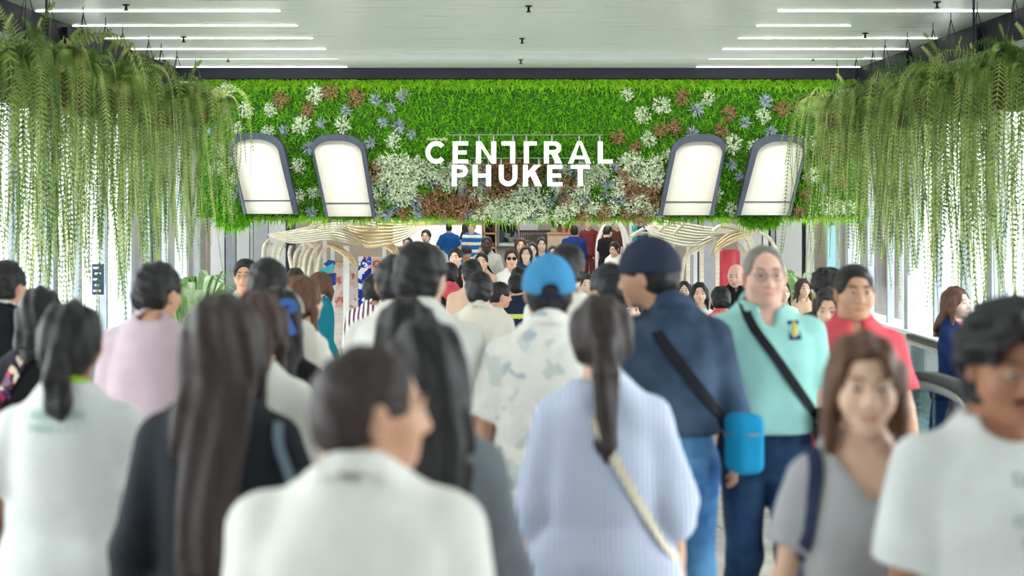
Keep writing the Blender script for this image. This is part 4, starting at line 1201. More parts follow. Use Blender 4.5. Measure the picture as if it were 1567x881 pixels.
# grey clad piers either side of the opening
def pier(pxs, Y, lab):
    root = empty('clad_pier', (0, 0, 0)); tag(root, lab, 'pier')
    for (a, b_, m, dy) in pxs:
        p, q = at(a, 400, Y), at(b_, 400, Y)
        MB().span((p.x, Y + dy, ZF), (q.x, Y + .7, 4.58)).build('panel', m, root)
m_gap = mat('dark_gap', srgb(40, 52, 62), rough=.6); m_gl = mat('light_grey_panel', srgb(214, 217, 220), rough=.4, var=.03)  # dark slate strip beside the pale panels
pier([(322, 343, m_gl, 0), (345, 360, m_grey2, .03), (362, 381, m_gl, 0), (382, 386, m_white, .05), (388, 410, m_grey, 0), (411, 436, m_gl, .02), (437, 443, m_gap, .08)], 23.0, 'grey clad pier under the left end of the living wall')
pier([(1060, 1068, m_grey2, .04), (1070, 1099, m_grey, 0), (1140, 1146, m_white, .05), (1148, 1166, m_gl, .02), (1168, 1176, m_white, 0), (1180, 1186, m_grey2, 0), (1188, 1227, m_gl, 0), (1228, 1232, m_gap, .08), (1234, 1246, m_gl, 0)], 23.4, 'grey clad pier under the right end of the living wall')
root = empty('advertising_pillar', at(1116, 440, 22.2)); root.location.z = ZF; tag(root, 'rounded red advertising pillar behind the right bamboo canopy', 'pillar')
zt_ = at(1116, 382, 22.2).z - ZF
MB().lathe([(.17, 0), (.17, zt_ - .04), (.15, zt_), (.02, zt_ + .01)], n=20).build('body', mat('red_gloss', srgb(226, 74, 92), rough=.35, spec=.5, var=.04), root, True)
MB().lathe([(.19, 0), (.19, .06), (.175, .08)], n=20).build('base', m_silver, root)

# shop front at the back
def rootat(name, lab, cat, grp=None):
    r = empty(name); tag(r, lab, cat, grp); return r
YW = YB - .2
r0 = rootat('light_box', 'long glowing white light box behind the man in blue', 'light box')
card('frame', 600, 738, 343, 378, YW, m_tan, .12, r0); card('screen', 602, 736, 345.5, 375, YW - .03, emit_mat('lightbox_white', (.92, .98, 1), 1.6), .04, r0)
r0 = rootat('display_shelf', 'dark display shelf beside the framed poster', 'shelf')
for py in (336, 356, 378, 400, 430): card('shelf_board', 740, 760, py, py + 2.4, YW - .35, m_wood, .35, r0)
card('back_panel', 740, 760, 330, 440, YW, mat('shelf_back', srgb(50, 40, 40), rough=.8, var=.2), .05, r0)
for px in (740, 758): card('upright', px, px + 2, 330, 440, YW - .35, m_tan, .35, r0)
cols6 = [srgb(40, 36, 44), srgb(80, 40, 40), srgb(120, 90, 60), srgb(60, 66, 80), srgb(140, 130, 120), srgb(30, 30, 34)]
for i, (a, b_, t_, py) in enumerate(((743, 747, 344, 356), (748, 753, 347, 356), (754, 757, 342, 356), (743, 750, 366, 378), (751, 757, 370, 378), (744, 748, 388, 400), (750, 756, 391, 400))):
    o = rootat('storage_jar', 'small %s jar on the display shelf, %s' % (['dark', 'dark red', 'brown', 'slate', 'grey', 'black', 'bronze'][i], ['top row left', 'top row middle', 'top row right', 'second row left', 'second row right', 'third row left', 'third row right'][i]), 'jar', 'jars on the display shelf')
    c = at((a + b_) / 2, py, YW - .2); rr_ = (b_ - a) / 2 * (YW) / FPX; hh = (py - t_) * YW / FPX
    o.location = c
    MB().lathe([(rr_ * .8, 0), (rr_, hh * .3), (rr_, hh * .7), (rr_ * .6, hh * .82)], n=10).build('body', mat('jar%d' % i, cols6[i % 6], rough=.4), o, True)
    MB().lathe([(rr_ * .65, hh * .82), (rr_ * .65, hh), (rr_ * .2, hh)], n=10).build('lid', m_brown, o)
r0 = rootat('framed_poster', 'dark framed poster with white lower border on the back wall', 'poster')
card('frame', 761.5, 795.5, 333, 377, YW, m_wallw, .08, r0)
card('print', 764, 793, 336, 371, YW - .02, print_mat('poster_print', [srgb(24, 44, 50), srgb(40, 52, 52), srgb(30, 40, 44), srgb(170, 150, 110), srgb(66, 80, 90), srgb(20, 30, 34), srgb(120, 130, 140)], 5.5), .03, r0)
card('border', 764, 793, 372, 376, YW - .02, mat('poster_border', srgb(214, 236, 242), rough=.5, var=.02), .03, r0)
r0 = rootat('notice_board', 'pale grey notice board above the slatted rail', 'board')
card('panel', 796, 823, 333, 352, YW, m_gl, .05, r0)
for px in (796, 822): card('edge', px, px + 1.2, 333, 352, YW - .02, m_white, .05, r0)
r0 = rootat('slatted_rail', 'dark brown slatted rail behind the group of women', 'railing')
card('rail', 795, 842, 352, 355.5, YW - .5, m_brown, .12, r0); card('rail', 795, 842, 388, 391, YW - .5, m_brown, .12, r0)
for i in range(15): card('slat', 796 + i * 3.1, 797.8 + i * 3.1, 355.5, 440, YW - .46, m_brown, .05, r0)
card('back', 796, 842, 356, 440, YW - .2, m_gl, .05, r0)
r0 = rootat('plant_counter', 'tan counter with potted plants on its top', 'counter')
card('body', 838, 898, 358, 440, YW - .9, m_tan, .5, r0); card('top', 837, 899, 355.5, 358.5, YW - .95, m_wood, .6, r0)
m_pleaf = mat('pot_leaf', srgb(110, 160, 60), c2=srgb(50, 96, 34), rough=.5, trans=.2, scale=12)
def leafy(root, n, h, spread, w, seed, m, droop=.3):
    r_ = random.Random(seed)
    for i in range(n):
        a = r_.uniform(0, 6.2832); L = h * r_.uniform(.7, 1.1); sp = spread * r_.uniform(.4, 1.0)
        dx_, dy_ = math.cos(a) * sp, math.sin(a) * sp
        pts = lerp_path([(0, 0, 0), (dx_ * .35, dy_ * .35, L * .55), (dx_ * .8, dy_ * .8, L * .9), (dx_ * 1.25, dy_ * 1.25, L * (1 - droop * .35))], 9)
        ws = [w * v for v in (.08, .10, .16, .5, .9, 1.0, .85, .5, .05)]
        b = MB(); b.ribbon(pts, ws, Vector((-dx_, -dy_, sp * 1.2 + .05)).normalized(), .003); b.build('leaf', m, root)
for i, (px, py) in enumerate(((848, 356), (857, 356), (869, 356))):
    o = rootat('potted_plant', 'small potted plant on the tan counter, %s' % ['left', 'middle', 'right'][i], 'potted plant', 'plants on the counter'); o.location = at(px, py, YW - .7)
    MB().lathe([(.06, 0), (.09, .14), (.10, .15), (.08, .15)], n=12).build('pot', mat('pot%d' % i, [srgb(190, 190, 180), srgb(150, 90, 70), srgb(200, 70, 60)][i], rough=.6), o)
    sub = o
    leafy(o, 12, .42, .20, .09, 30 + i, m_pleaf)
# dressed display figures in the shop, dark red and brown
def mannequin(px, py, s, cname, c, lab):
    P = person(px, py, s, 180, lab, sex='m', skin='tan', hair='bald', lod=2, shoes=None, stride=.02, top=dict(mat=cloth(cname, c), hem=.8, sleeve=1.4), low=dict(mat=cloth(cname + '_low', tuple(v * .6 for v in c))))
    P['root'].name = 'mannequin'; P['root']['category'] = 'mannequin'
    for ch in P['root'].children:
        if ch.name.split('.')[0] == 'body': ch.data.materials[0] = m_tan
mannequin(901, 335, 55, 'maroon', srgb(110, 44, 48), 'shop display figure in dark red, left of the white arch')
mannequin(921, 338, 55, 'maroon2', srgb(134, 56, 58), 'shop display figure in brick red, under the white arch')
mannequin(945, 336, 55, 'umber', srgb(86, 52, 46), 'shop display figure in brown, right of the white arch')
r0 = rootat('white_arch', 'slim white arch in front of the shop display figures', 'arch')
for (a, b_, rr_) in ((914, 962, .05), (924, 956, .035)):
    Y = 34.0; p, q = at(a, 420, Y), at(b_, 420, Y); c = (p.x + q.x) / 2; hw = (q.x - p.x) / 2; zt_ = at(938, 338, Y).z
    pts = [(c - hw, Y, ZF), (c - hw, Y, zt_ - .75)] + [(c - hw * math.cos(t), Y, zt_ - .75 + .75 * math.sin(t)) for t in np.linspace(.2, 2.94, 12)] + [(c + hw, Y, zt_ - .75), (c + hw, Y, ZF)]
    MB().tube(pts, rr_, 8).build('hoop', m_white, r0, True)
# surfboards
def board(name, px0, px1, py0, py1, Y, m, lab, mark=False):
    o = rootat(name, lab, 'surfboard'); a, c = at(px0, py0, Y), at(px1, py1, Y); w = (c.x - a.x) / 2; h = a.z - ZF; o.location = ((a.x + c.x) / 2, Y, ZF)
    pts = [(w * math.sin(math.pi * t) ** .7 * (1 - .15 * t), h * t) for t in np.linspace(0.02, .98, 16)]
    MB().prism([(x, z) for x, z in pts] + [(-x, z) for x, z in reversed(pts)], -.035, .035).build('deck', m, o)
    MB().span((-.006, -.042, h * .04), (.006, -.03, h * .96)).build('stringer', m_brown, o)
    if mark:
        mk = mat('board_mark', srgb(30, 60, 70), rough=.5)
        for (x0, x1, z0, z1) in ((-.11, -.07, .62, .655), (-.05, -.01, .62, .655), (.01, .05, .62, .655), (.07, .11, .62, .655), (-.08, .08, .575, .60)): MB().span((x0 * w / .15, -.045, h * z0), (x1 * w / .15, -.034, h * z1)).build('mark', mk, o)
board('surfboard', 946, 957, 375, 440, 27.0, mat('board_white', srgb(232, 234, 226), rough=.25, var=.03), 'upright white surfboard with dark print beside the arch', True)
board('surfboard', 955, 966, 370, 440, 27.6, m_wood, 'upright brown wooden surfboard behind the white one')
# racks of bright goods
def rack(px0, px1, py0, py1, Y, cols, lab, seed, nx, nz):
    o = rootat('goods_rack', lab, 'rack'); a, c = at(px0, py0, Y), at(px1, py1, Y); o.location = (0, 0, 0)
    for x in (a.x, c.x): MB().span((x - .03, Y - .03, ZF), (x + .03, Y + .03, a.z + .1)).build('post', m_white, o)
    r_ = random.Random(seed)
    for k in range(nz):
        z = c.z + (a.z - c.z) * k / nz
        MB().span((a.x, Y - .2, z - .02), (c.x, Y + .2, z)).build('shelf', m_white, o)
        for i in range(nx):
            x = a.x + (c.x - a.x) * (i + .5) / nx; w = (c.x - a.x) / nx * .42; hh = (a.z - c.z) / nz * r_.uniform(.55, .9)
            cc = r_.randrange(len(cols))
            g = rootat('boxed_goods', 'packet on the blue goods rack, %s shelf, %s from the left' % (['lowest', 'second', 'third', 'fourth', 'top'][k], ['first', 'second', 'third', 'last'][i]), 'packet', 'packets on the goods racks')
            g.location = (x, Y - .1, z)
            MB().span((-w, -.08, 0), (w, .08, hh)).build('box', cols[cc], g); MB().span((-w * .7, -.085, hh * .3), (w * .7, -.079, hh * .7)).build('print', cols[(cc + 1) % len(cols)], g)
gd = [mat('goods%d' % i, c, rough=.5, var=.08) for i, c in enumerate((srgb(34, 80, 170), srgb(220, 230, 240), srgb(60, 170, 190), srgb(60, 150, 80), srgb(40, 60, 140)))]
rack(966, 1000, 340, 412, 24.6, gd, 'tall rack of blue and green goods left of the right canopy', 4, 4, 5)
# kiosk under the left canopy: printed cloth boards and blue goods
r0 = rootat('kiosk_board', 'pink printed board hanging in the left bamboo kiosk', 'board')
card('panel', 512, 545, 401, 470, 22.0, print_mat('pink_print', [srgb(240, 214, 206), srgb(246, 230, 222), srgb(214, 130, 120), srgb(250, 240, 236), srgb(236, 196, 186)], 12), .04, r0); card('edge', 511, 546, 399.5, 401, 21.98, m_wood, .06, r0)
r0 = rootat('kiosk_cloth', 'blue and white patterned cloth hanging in the kiosk', 'cloth')
card('fabric', 548, 568, 392, 470, 21.7, print_mat('blue_print', [srgb(30, 60, 170), srgb(240, 240, 246), srgb(50, 90, 200), srgb(226, 160, 170), srgb(30, 50, 140)], 14), .02, r0); card('rod', 546, 570, 390, 392, 21.69, m_wood, .04, r0)
r0 = rootat('kiosk_poster', 'cream poster with red ring hanging right in the kiosk', 'poster')
card('sheet', 568, 586, 393, 425, 22.1, mat('cream_sheet', srgb(240, 224, 208), rough=.6, var=.04), .03, r0)
c = at(577, 404, 22.08); MB().tube([(c.x + .05 * math.cos(t), c.y, c.z + .05 * math.sin(t)) for t in np.linspace(0, 6.2832, 17)[:-1]], .014, 6, closed=True).build('ring', mat('ring_red', srgb(206, 90, 80), rough=.5), r0)
r0 = rootat('wave_display', 'blue and white wave-shaped display in the left kiosk', 'display')
for k, (pts, m) in enumerate(((((480, 418), (496, 410), (510, 402), (512, 410), (500, 418), (486, 424)), gd[2]), (((494, 404), (502, 398), (510, 399), (512, 405), (500, 408)), gd[0]), (((496, 420), (512, 418), (512, 436), (502, 440), (496, 432)), gd[4]))):
    MB().prism([(at(p[0], p[1], 21.4).x, at(p[0], p[1], 21.4).z) for p in pts], 21.4 + k * .05, 21.46 + k * .05).build('wave', m, r0)
c = at(497, 410, 21.45); MB().span((c.x - .03, 21.42, ZF), (c.x + .03, 21.48, c.z)).build('stand', m_white, r0)

# ------------------------------------------------------------------ woven bamboo canopies
m_bam = mat('pale_bamboo', srgb(250, 244, 228), rough=.6, c2=srgb(232, 222, 196), scale=6, stretch=(1, 1, 6))
m_gold = mat('golden_bamboo', srgb(246, 226, 182), rough=.6, c2=srgb(226, 198, 146), scale=6, stretch=(1, 1, 6))
def leaf(root, topc, botc, Y, dyt, dyb, m, n, name='slat'):
    """Curved leaf of n slats between an upper and a lower edge (photo pixels at depth Y)."""
    K = 16
    T = lerp_path([(p[0], p[1], 0) for p in topc], K); B = lerp_path([(p[0], p[1], 0) for p in botc], K)
    for i in range(n):
        v0, v1 = i / n, (i + .86) / n; V = []
        for k in range(K):
            for v in (v0, v1):
                q = T[k].lerp(B[k], v); yy = Y + dyt * (1 - v) + dyb * v + .35 * math.sin(math.pi * v) * -.6 - .25 * math.sin(math.pi * k / (K - 1))
                p = at(q.x, q.y, yy); V.append(p)
        th = Vector((0, .012, 0)); b = MB(); N_ = len(V); V2 = V + [p + th for p in V]
        fs = []
        for k in range(K - 1):
            a = 2 * k
            fs += [(a, a + 2, a + 3, a + 1), (N_ + a, N_ + a + 1, N_ + a + 3, N_ + a + 2), (a, N_ + a, N_ + a + 2, a + 2), (a + 1, a + 3, N_ + a + 3, N_ + a + 1)]
        b.add(V2, fs); b.build(name, m, root, True)
def strip(root, pts, Y0, Y1, w, m, name='rib'):
    n = 14; P_ = lerp_path([(p[0], p[1], 0) for p in pts], n)
    q = [at(p.x, p.y, Y0 + (Y1 - Y0) * i / (n - 1)) for i, p in enumerate(P_)]
    MB().ribbon(q, w, Vector((0, -1, .3)).normalized(), .012).build(name, m, root, True)
def post(root, px, pyt, Y, m=m_white, w=.05):
    a = at(px, pyt, Y); MB().span((a.x - w / 2, Y - w / 2, ZF), (a.x + w / 2, Y + w / 2, a.z)).build('post', m, root)
cl = rootat('bamboo_canopy', 'leaf-shaped bamboo canopy over the kiosk on the left', 'canopy')
leaf(cl, [(409, 358), (445, 352), (490, 343), (525, 340), (548, 352), (560, 372)], [(412, 362), (440, 372), (470, 372), (500, 368), (535, 374), (560, 378)], 21.6, .9, -.5, m_bam, 8)
leaf(cl, [(520, 336), (548, 334), (585, 336), (615, 338), (640, 338), (663, 339)], [(548, 366), (560, 380), (585, 378), (612, 371), (640, 355), (663, 341)], 21.3, .8, -.6, m_gold, 8)
leaf(cl, [(505, 352), (525, 338), (545, 337), (575, 340)], [(515, 355), (535, 345), (555, 346), (580, 352)], 21.0, .3, 0, m_bam, 3)
leaf(cl, [(500, 370), (520, 376), (540, 392), (549, 408)], [(500, 376), (516, 386), (532, 398), (546, 412)], 21.2, .2, 0, m_gold, 3)
leaf(cl, [(590, 376), (604, 374), (610, 384), (614, 392)], [(586, 378), (592, 382), (600, 388), (606, 394)], 21.2, .2, 0, m_gold, 3)
for k, (a, b_) in enumerate((((412, 366), (402, 394)), ((416, 372), (410, 398)), ((428, 372), (417, 400)), ((436, 374), (426, 402)), ((445, 376), (446, 410)), ((462, 374), (448, 414)), ((478, 373), (463, 420)), ((490, 372), (470, 428)), ((502, 374), (484, 420)), ((470, 374), (455, 432)))):
    strip(cl, [a, ((a[0] + b_[0]) / 2 - 3, a[1] * .62 + b_[1] * .38), b_], 21.6, 21.3, .05, m_bam)
for k, (a, c, b_) in enumerate((((470, 352), (488, 337), (530, 335)), ((480, 350), (500, 336), (545, 337)), ((430, 366), (450, 356), (490, 352)), ((425, 356), (455, 366), (480, 378)))): strip(cl, [a, c, b_], 21.9, 21.5, .05, m_bam, 'rim')
for px, py in ((464, 372), (483, 370), (497, 368), (509, 372), (530, 376), (588, 372)): post(cl, px, py, 21.6, m_white if px != 483 else m_bam, .055 if px != 530 else .085)
cr = rootat('bamboo_canopy', 'leaf-shaped bamboo canopy on the right by the red pillar', 'canopy')
leaf(cr, [(985, 342), (1010, 337), (1045, 340), (1080, 346), (1112, 350), (1130, 354)], [(990, 352), (1005, 366), (1035, 376), (1062, 378), (1085, 368), (1125, 358)], 21.6, .8, -.5, m_bam, 8)
leaf(cr, [(1088, 392), (1096, 372), (1112, 358), (1135, 352), (1160, 353)], [(1092, 389), (1108, 378), (1126, 370), (1146, 362), (1164, 355)], 20.9, .3, 0, m_gold, 4)
leaf(cr, [(1088, 352), (1100, 343), (1120, 342), (1140, 352), (1152, 366), (1158, 384)], [(1094, 355), (1104, 348), (1118, 349), (1132, 358), (1142, 372), (1146, 388)], 21.2, .4, 0, m_bam, 5)
leaf(cr, [(1056, 376), (1075, 366), (1092, 360)], [(1058, 392), (1078, 380), (1094, 370)], 21.2, .2, 0, m_bam, 3)
for k, (a, c, b_) in enumerate((((1150, 352), (1180, 368), (1208, 432)), ((1128, 372), (1142, 390), (1150, 430)), ((1060, 378), (1048, 396), (1042, 430)), ((985, 350), (975, 356), (966, 362)), ((1000, 344), (1022, 360), (1040, 372)), ((1030, 338), (1010, 352), (998, 366)), ((1048, 341), (1036, 352), (1022, 372)))): strip(cr, [a, c, b_], 21.4, 21.2, .055, m_bam)
for px, py in ((995, 350), (1030, 372), (1053, 376), (1064, 376), (1074, 372), (1098, 366)): post(cr, px, py, 21.6, m_bam if px in (1053, 1074, 1098) else m_white, .055)

# ------------------------------------------------------------------ planters with broad-leaved plants
m_leafA = mat('broad_leaf', srgb(176, 214, 136), c2=srgb(104, 164, 74), rough=.45, spec=.4, trans=.25, scale=5)
m_leafB = mat('pale_leaf', srgb(232, 240, 214), c2=srgb(160, 200, 130), rough=.45, spec=.4, trans=.25, scale=9)
m_pot = mat('planter_white', srgb(224, 224, 220), rough=.5, var=.04)
def planter(px, pyb, s, h, spread, n, lab, seed, ph=.45):
    Y = FPX / s; o = rootat('potted_plant', lab, 'potted plant'); p = at(px, 400, Y); o.location = (p.x, Y, floor_z(Y))
    MB().lathe([(.20, 0), (.26, ph * .5), (.28, ph), (.25, ph), (.03, ph - .05)], n=20).build('pot', m_pot, o, True)
    r_ = random.Random(seed)
    for i in range(n):
        a = r_.uniform(0, 6.2832); L = h * r_.uniform(.6, 1.05); sp = spread * r_.uniform(.35, 1)
        dx_, dy_ = math.cos(a) * sp, math.sin(a) * sp
        pts = lerp_path([(0, 0, ph - .05), (dx_ * .4, dy_ * .4, ph + L * .5), (dx_ * .8, dy_ * .8, ph + L * .92), (dx_ * 1.3, dy_ * 1.3, ph + L * .9)], 11)
        w = .075 * r_.uniform(.7, 1.2); ws = [w * v for v in (.06, .06, .07, .10, .3, .75, 1.0, .95, .7, .4, .04)]
        MB().ribbon(pts, ws, Vector((-dx_ * .8, -dy_ * .8, sp + .02)).normalized(), .003).build('leaf', m_leafA if r_.random() < .6 else m_leafB, o)
planter(292, 0, 165, 1.2, .46, 48, 'tall broad-leaved plant in a pot by the left glazing', 5)
planter(322, 0, 150, 1.0, .36, 28, 'smaller broad-leaved plant in a pot at the left pier', 6)
planter(1256, 0, 136, 1.05, .40, 46, 'broad-leaved plant in a pot by the right glazing', 7)
planter(1212, 0, 126, 1.0, .34, 34, 'broad-leaved plant in a pot at the right pier', 8)

# ------------------------------------------------------------------ moving walkway on the right
m_rub = mat('handrail_rubber', srgb(44, 50, 54), rough=.4, spec=.5, var=.08)
def balustrade(x, y0, y1, lab):
    o = rootat('balustrade', lab, 'balustrade')
    def zr(y): return floor_z(y) + .98
    ysn = [y0 + .45] + list(np.arange(y0 + .9, y1, .5)) + [y1]
    path = [(x, y0 + .5, .12), (x, y0 + .15, .22), (x, y0 + .02, .55), (x, y0 + .10, .83), (x, y0 + .32, .96)] + [(x, y, zr(y)) for y in ysn[1:]]
    P_ = lerp_path(path, 60)
    MB().ribbon(P_, .085, [Vector((0, -.6, .8))] * 60, .045).build('handrail', m_rub, o, True)
    MB().tube([p + Vector((0, .02, -.05)) for p in P_[12:]], .035, 8).build('rail_track', m_silver, o, True)
    for i in range(len(ysn) - 1):
        if ysn[i + 1] - ysn[i] < .05: continue
        b = MB(); ya, yb = ysn[i], ysn[i + 1] - .015
        b.add([(x - .006, ya, floor_z(ya) + .2), (x - .006, yb, floor_z(yb) + .2), (x - .006, yb, zr(yb) - .05), (x - .006, ya, zr(ya) - .05), (x + .006, ya, floor_z(ya) + .2), (x + .006, yb, floor_z(yb) + .2), (x + .006, yb, zr(yb) - .05), (x + .006, ya, zr(ya) - .05)],
              [(0, 1, 2, 3), (7, 6, 5, 4), (0, 4, 5, 1), (3, 2, 6, 7), (1, 5, 6, 2), (0, 3, 7, 4)])
        b.build('pane', glass_mat('balustrade_glass', (.80, .92, .94), .5), o)
    b = MB()
    for i in range(len(ysn) - 1):
        ya, yb = ysn[i], ysn[i + 1]
        b.add([(x - .12, ya, floor_z(ya)), (x - .12, yb, floor_z(yb)), (x - .12, yb, floor_z(yb) + .2), (x - .12, ya, floor_z(ya) + .2), (x + .12, ya, floor_z(ya)), (x + .12, yb, floor_z(yb)), (x + .12, yb, floor_z(yb) + .2), (x + .12, ya, floor_z(ya) + .2)],
              [(0, 1, 2, 3), (7, 6, 5, 4), (3, 2, 6, 7), (1, 5, 6, 2), (0, 3, 7, 4)])
    b.build('skirting', m_silver, o)
balustrade(2.44, 7.2, 13.5, 'near glass balustrade with black handrail of the moving walkway')
balustrade(3.85, 7.2, 13.5, 'far glass balustrade with black handrail of the moving walkway')
o = rootat('walkway_belt', 'grooved grey belt of the moving walkway', 'belt')
b = MB()
yy = np.arange(7.4, 13.5, .3)
for y in yy: b.add([(2.58, y, floor_z(y) + .016), (3.7, y, floor_z(y) + .016), (3.7, y + .28, floor_z(y + .28) + .016), (2.58, y + .28, floor_z(y + .28) + .016)], [(0, 1, 2, 3)])
b.build('pallets', mat('belt_metal', srgb(92, 98, 102), rough=.5, metal=.4, bump=.3, bscale=80, stretch=(12, .2, 1)), o)

# small things along the glazing
o = rootat('window_sign', 'dark blue sign with white lettering behind the left glazing', 'sign'); p = at(150, 425, 14.4); o.location = (p.x, 14.4, 0)
MB().span((-.055, -.02, p.z - .17), (.055, .02, p.z + .14)).build('panel', mat('sign_navy', srgb(52, 66, 96), rough=.4, var=.2, scale=14), o); MB().span((-.012, -.015, floor_z(14.4)), (.012, .015, p.z - .2)).build('stand', m_silver, o)
for k in range(5): MB().span((-.042 + .015 * (k % 2), -.026, p.z - .14 + .058 * k), (.035 - .015 * (k % 3), -.019, p.z - .12 + .058 * k)).build('lettering', m_white, o)
o = rootat('turquoise_banner', 'tall turquoise banner by the right glazing', 'banner'); p = at(1272, 345, 19.3); o.location = (p.x, 19.3, ZF)
MB().span((-.055, -.01, .1), (.055, .01, p.z - ZF)).build('fabric', mat('turquoise', srgb(140, 184, 192), rough=.6, var=.05), o); MB().span((-.10, -.15, 0), (.10, .15, .05)).build('foot', m_silver, o); MB().tube([(0, .02, .05), (0, .02, p.z - ZF)], .012, 8).build('pole', m_silver, o)
for px, lab in ((71, 'small black loudspeaker hanging among the left ferns'), (1490, 'small black loudspeaker hanging among the right ferns')):
    Y = 12.6; p = at(px, 182, Y); o = rootat('loudspeaker', lab, 'loudspeaker'); o.location = (p.x, Y, p.z)
    MB().span((-.035, -.05, -.10), (.035, .05, .10)).build('cabinet', m_rub, o); MB().span((-.028, -.054, -.09), (.028, -.049, .09)).build('grille', m_dark, o)
    MB().tube([(0, 0, .1), (0, 0, ceil_z(Y) - p.z)], .012, 8).build('rod', m_dark, o)
# ------------------------------------------------------------------ the crowd
def C(name, r, g, b, **k): return cloth(name, srgb(r, g, b), **k)
c_white = C('white', 236, 236, 230); c_offw = C('off_white', 226, 224, 214); c_tee = C('white_tee', 222, 225, 225)
c_black = C('black', 26, 27, 31); c_blazer = C('blazer', 28, 33, 40, rough=.7); c_jeans = C('jeans', 92, 144, 190, c2=srgb(38, 84, 138), scale=5); c_navyj = C('navy_jeans', 52, 82, 120, c2=srgb(22, 42, 72), scale=5)
c_denim = C('dark_denim', 74, 94, 120, c2=srgb(28, 42, 62), scale=4.5); c_khaki = C('khaki', 196, 188, 170); c_beige = C('beige', 208, 202, 188); c_pink = C('pink_shirt', 204, 184, 194)
c_grey = C('grey_knit', 118, 124, 132, var=.12); c_lgrey = C('grey_tee', 176, 176, 180); c_teal = C('teal_polo', 158, 214, 208); c_red = C('coral_polo', 232, 92, 106)
c_navy = C('navy_suit', 24, 44, 92); c_blk_t = C('black_trousers', 32, 33, 38); c_tealj = C('teal_jacket', 22, 128, 150)
L_ = lambda m, **k: dict(mat=m, **k)
def loc(P, px, py):
    Xw = (px - CX) / P['s'] - P['X']; Z = H - (py - CY) / P['s'] - P['zf']
    return Xw * (1 if math.cos(P['yaw']) > 0 else -1) / P['u'], Z / P['u']
def glyphs(x0, x1, z0, z1, n, seed, flip=False):
    r_ = random.Random(seed); out = []; w = (x1 - x0) / n
    for i in range(n):
        a = x0 + w * i; b_ = a + w * .72; t = abs(z1 - z0) * .2; lw = w * .2
        k = r_.randrange(5)
        if k == 4: continue
        out.append((a, a + lw, z0, z1))
        if k in (0, 1): out.append((a, b_, z1 - t, z1))
        if k in (1, 2): out.append((a, b_, z0, z0 + t))
        if k in (0, 3): out.append((b_ - lw, b_, z0, z1))
        if k == 2: out.append((a, b_, (z0 + z1) / 2 - t / 2, (z0 + z1) / 2 + t / 2))
    if flip: out = [(x0 + x1 - q[1], x0 + x1 - q[0], q[2], q[3]) for q in out]
    return out
def bag(P, c, size, m, lab, st=None, sm=None, name='shoulder_bag', rot=0, grp=None, w=.03, flap=True):
    o = empty(name, P['root'].location, P['yaw']); tag(o, lab, 'bag', grp); u = P['u']
    h = np.array(size) / 2; rr_ = min(h) * .55
    f = Fld([-v - .03 for v in h], [v + .03 for v in h], .012)
    f.add((lambda X, Y, Z: np.sqrt(np.maximum(np.abs(X) - h[0] + rr_, 0) ** 2 + np.maximum(np.abs(Y) - h[1] + rr_, 0) ** 2 + np.maximum(np.abs(Z) - h[2] + rr_, 0) ** 2) - rr_, -h, h), 0)
    V, Q = f.mesh(); ca, sa = math.cos(R(rot)), math.sin(R(rot))
    V = np.stack([V[:, 0] * ca - V[:, 1] * sa, V[:, 0] * sa + V[:, 1] * ca, V[:, 2]], 1) + np.array(c)
    bd = link('body', mesh_np('bag_body', V * u, Q, [m]), o)
    if flap:
        b = MB(); z = c[2] + h[2] * .35
        pts = [(c[0] + (h[0] + .004) * math.cos(t) * ca - (h[1] + .004) * math.sin(t) * sa, c[1] + (h[0] + .004) * math.cos(t) * sa + (h[1] + .004) * math.sin(t) * ca, z) for t in np.linspace(0, 6.2832, 25)[:-1]]
        b.tube([Vector(p) * u for p in pts], .004, 5, closed=True); b.build('zip', mat('zip_metal', (.25, .25, .26), rough=.4, metal=.6), bd)
    if st:
        strap(P, *st, w, sm or m, 'strap', o)
    return o

# --- nearest, seen from behind
A = person(548, 527, 800, 0, 'short-haired man in white collared shirt, nearest the camera, face turned right', skin='tan', hair='crop', hc='dark', hy=-70, recede=.015, hp=-3, g=1.10,
           top=L_(c_white, neck='collar', sleeve=1.15, hem=.80, loose=.7, ease=.028, name='shirt', fold=.004), low=L_(c_blk_t))
B = person(654, 490, 620, 0, 'woman with dark long hair in grey long-sleeved top behind the near man', sex='f', skin='fair', hair='long', hc='black', hair_len=.40, hy=12,
           top=L_(c_grey, sleeve=2, hem=.78, neck='high', ease=.026), low=L_(c_blk_t), arms=((4, 8, 14), (0, 12, 22)))
Fp = person(338, 452, 600, 0, 'woman with very long dark brown hair in black blazer', sex='f', skin='fair', hair='long', hc='dark', hair_len=.57, hy=-4, g=1.06,
            top=L_(c_blazer, sleeve=2, hem=.72, neck='collar', ease=.030, loose=.4, name='blazer'), low=L_(c_black), arms=((-4, 12, 20), (6, 14, 40)))
bag(Fp, (.275, .10, 1.06), (.09, .26, .30), C('slate_bag', 116, 134, 146), 'slate grey tote bag under the arm of the woman in black blazer', st=(.15, 1.36, .22, 1.16), w=.025)
E = person(108, 463, 520, 0, 'woman in white T-shirt with green back print, ponytail and lime lanyard', sex='f', skin='brown', hair='ponytail', hc='black', hair_len=.22, g=1.10,
           top=L_(c_tee, sleeve=.72, hem=.88, ease=.030, loose=.75, name='t_shirt'), low=L_(c_jeans), arms=((-6, 15, 12), (-4, 15, 14)))
x0, z0 = loc(E, 56, 632); x1, z1 = loc(E, 156, 620)
m_pr = C('mint_print', 150, 200, 184)
[print_on(E, [g_], True, m_pr) for g_ in glyphs(x0, x1, z0, z1, 16, 1)]; x0, z0 = loc(E, 66, 650); x1, z1 = loc(E, 142, 639); [print_on(E, [g_], True, m_pr) for g_ in glyphs(x0, x1, z0, z1, 13, 2)]
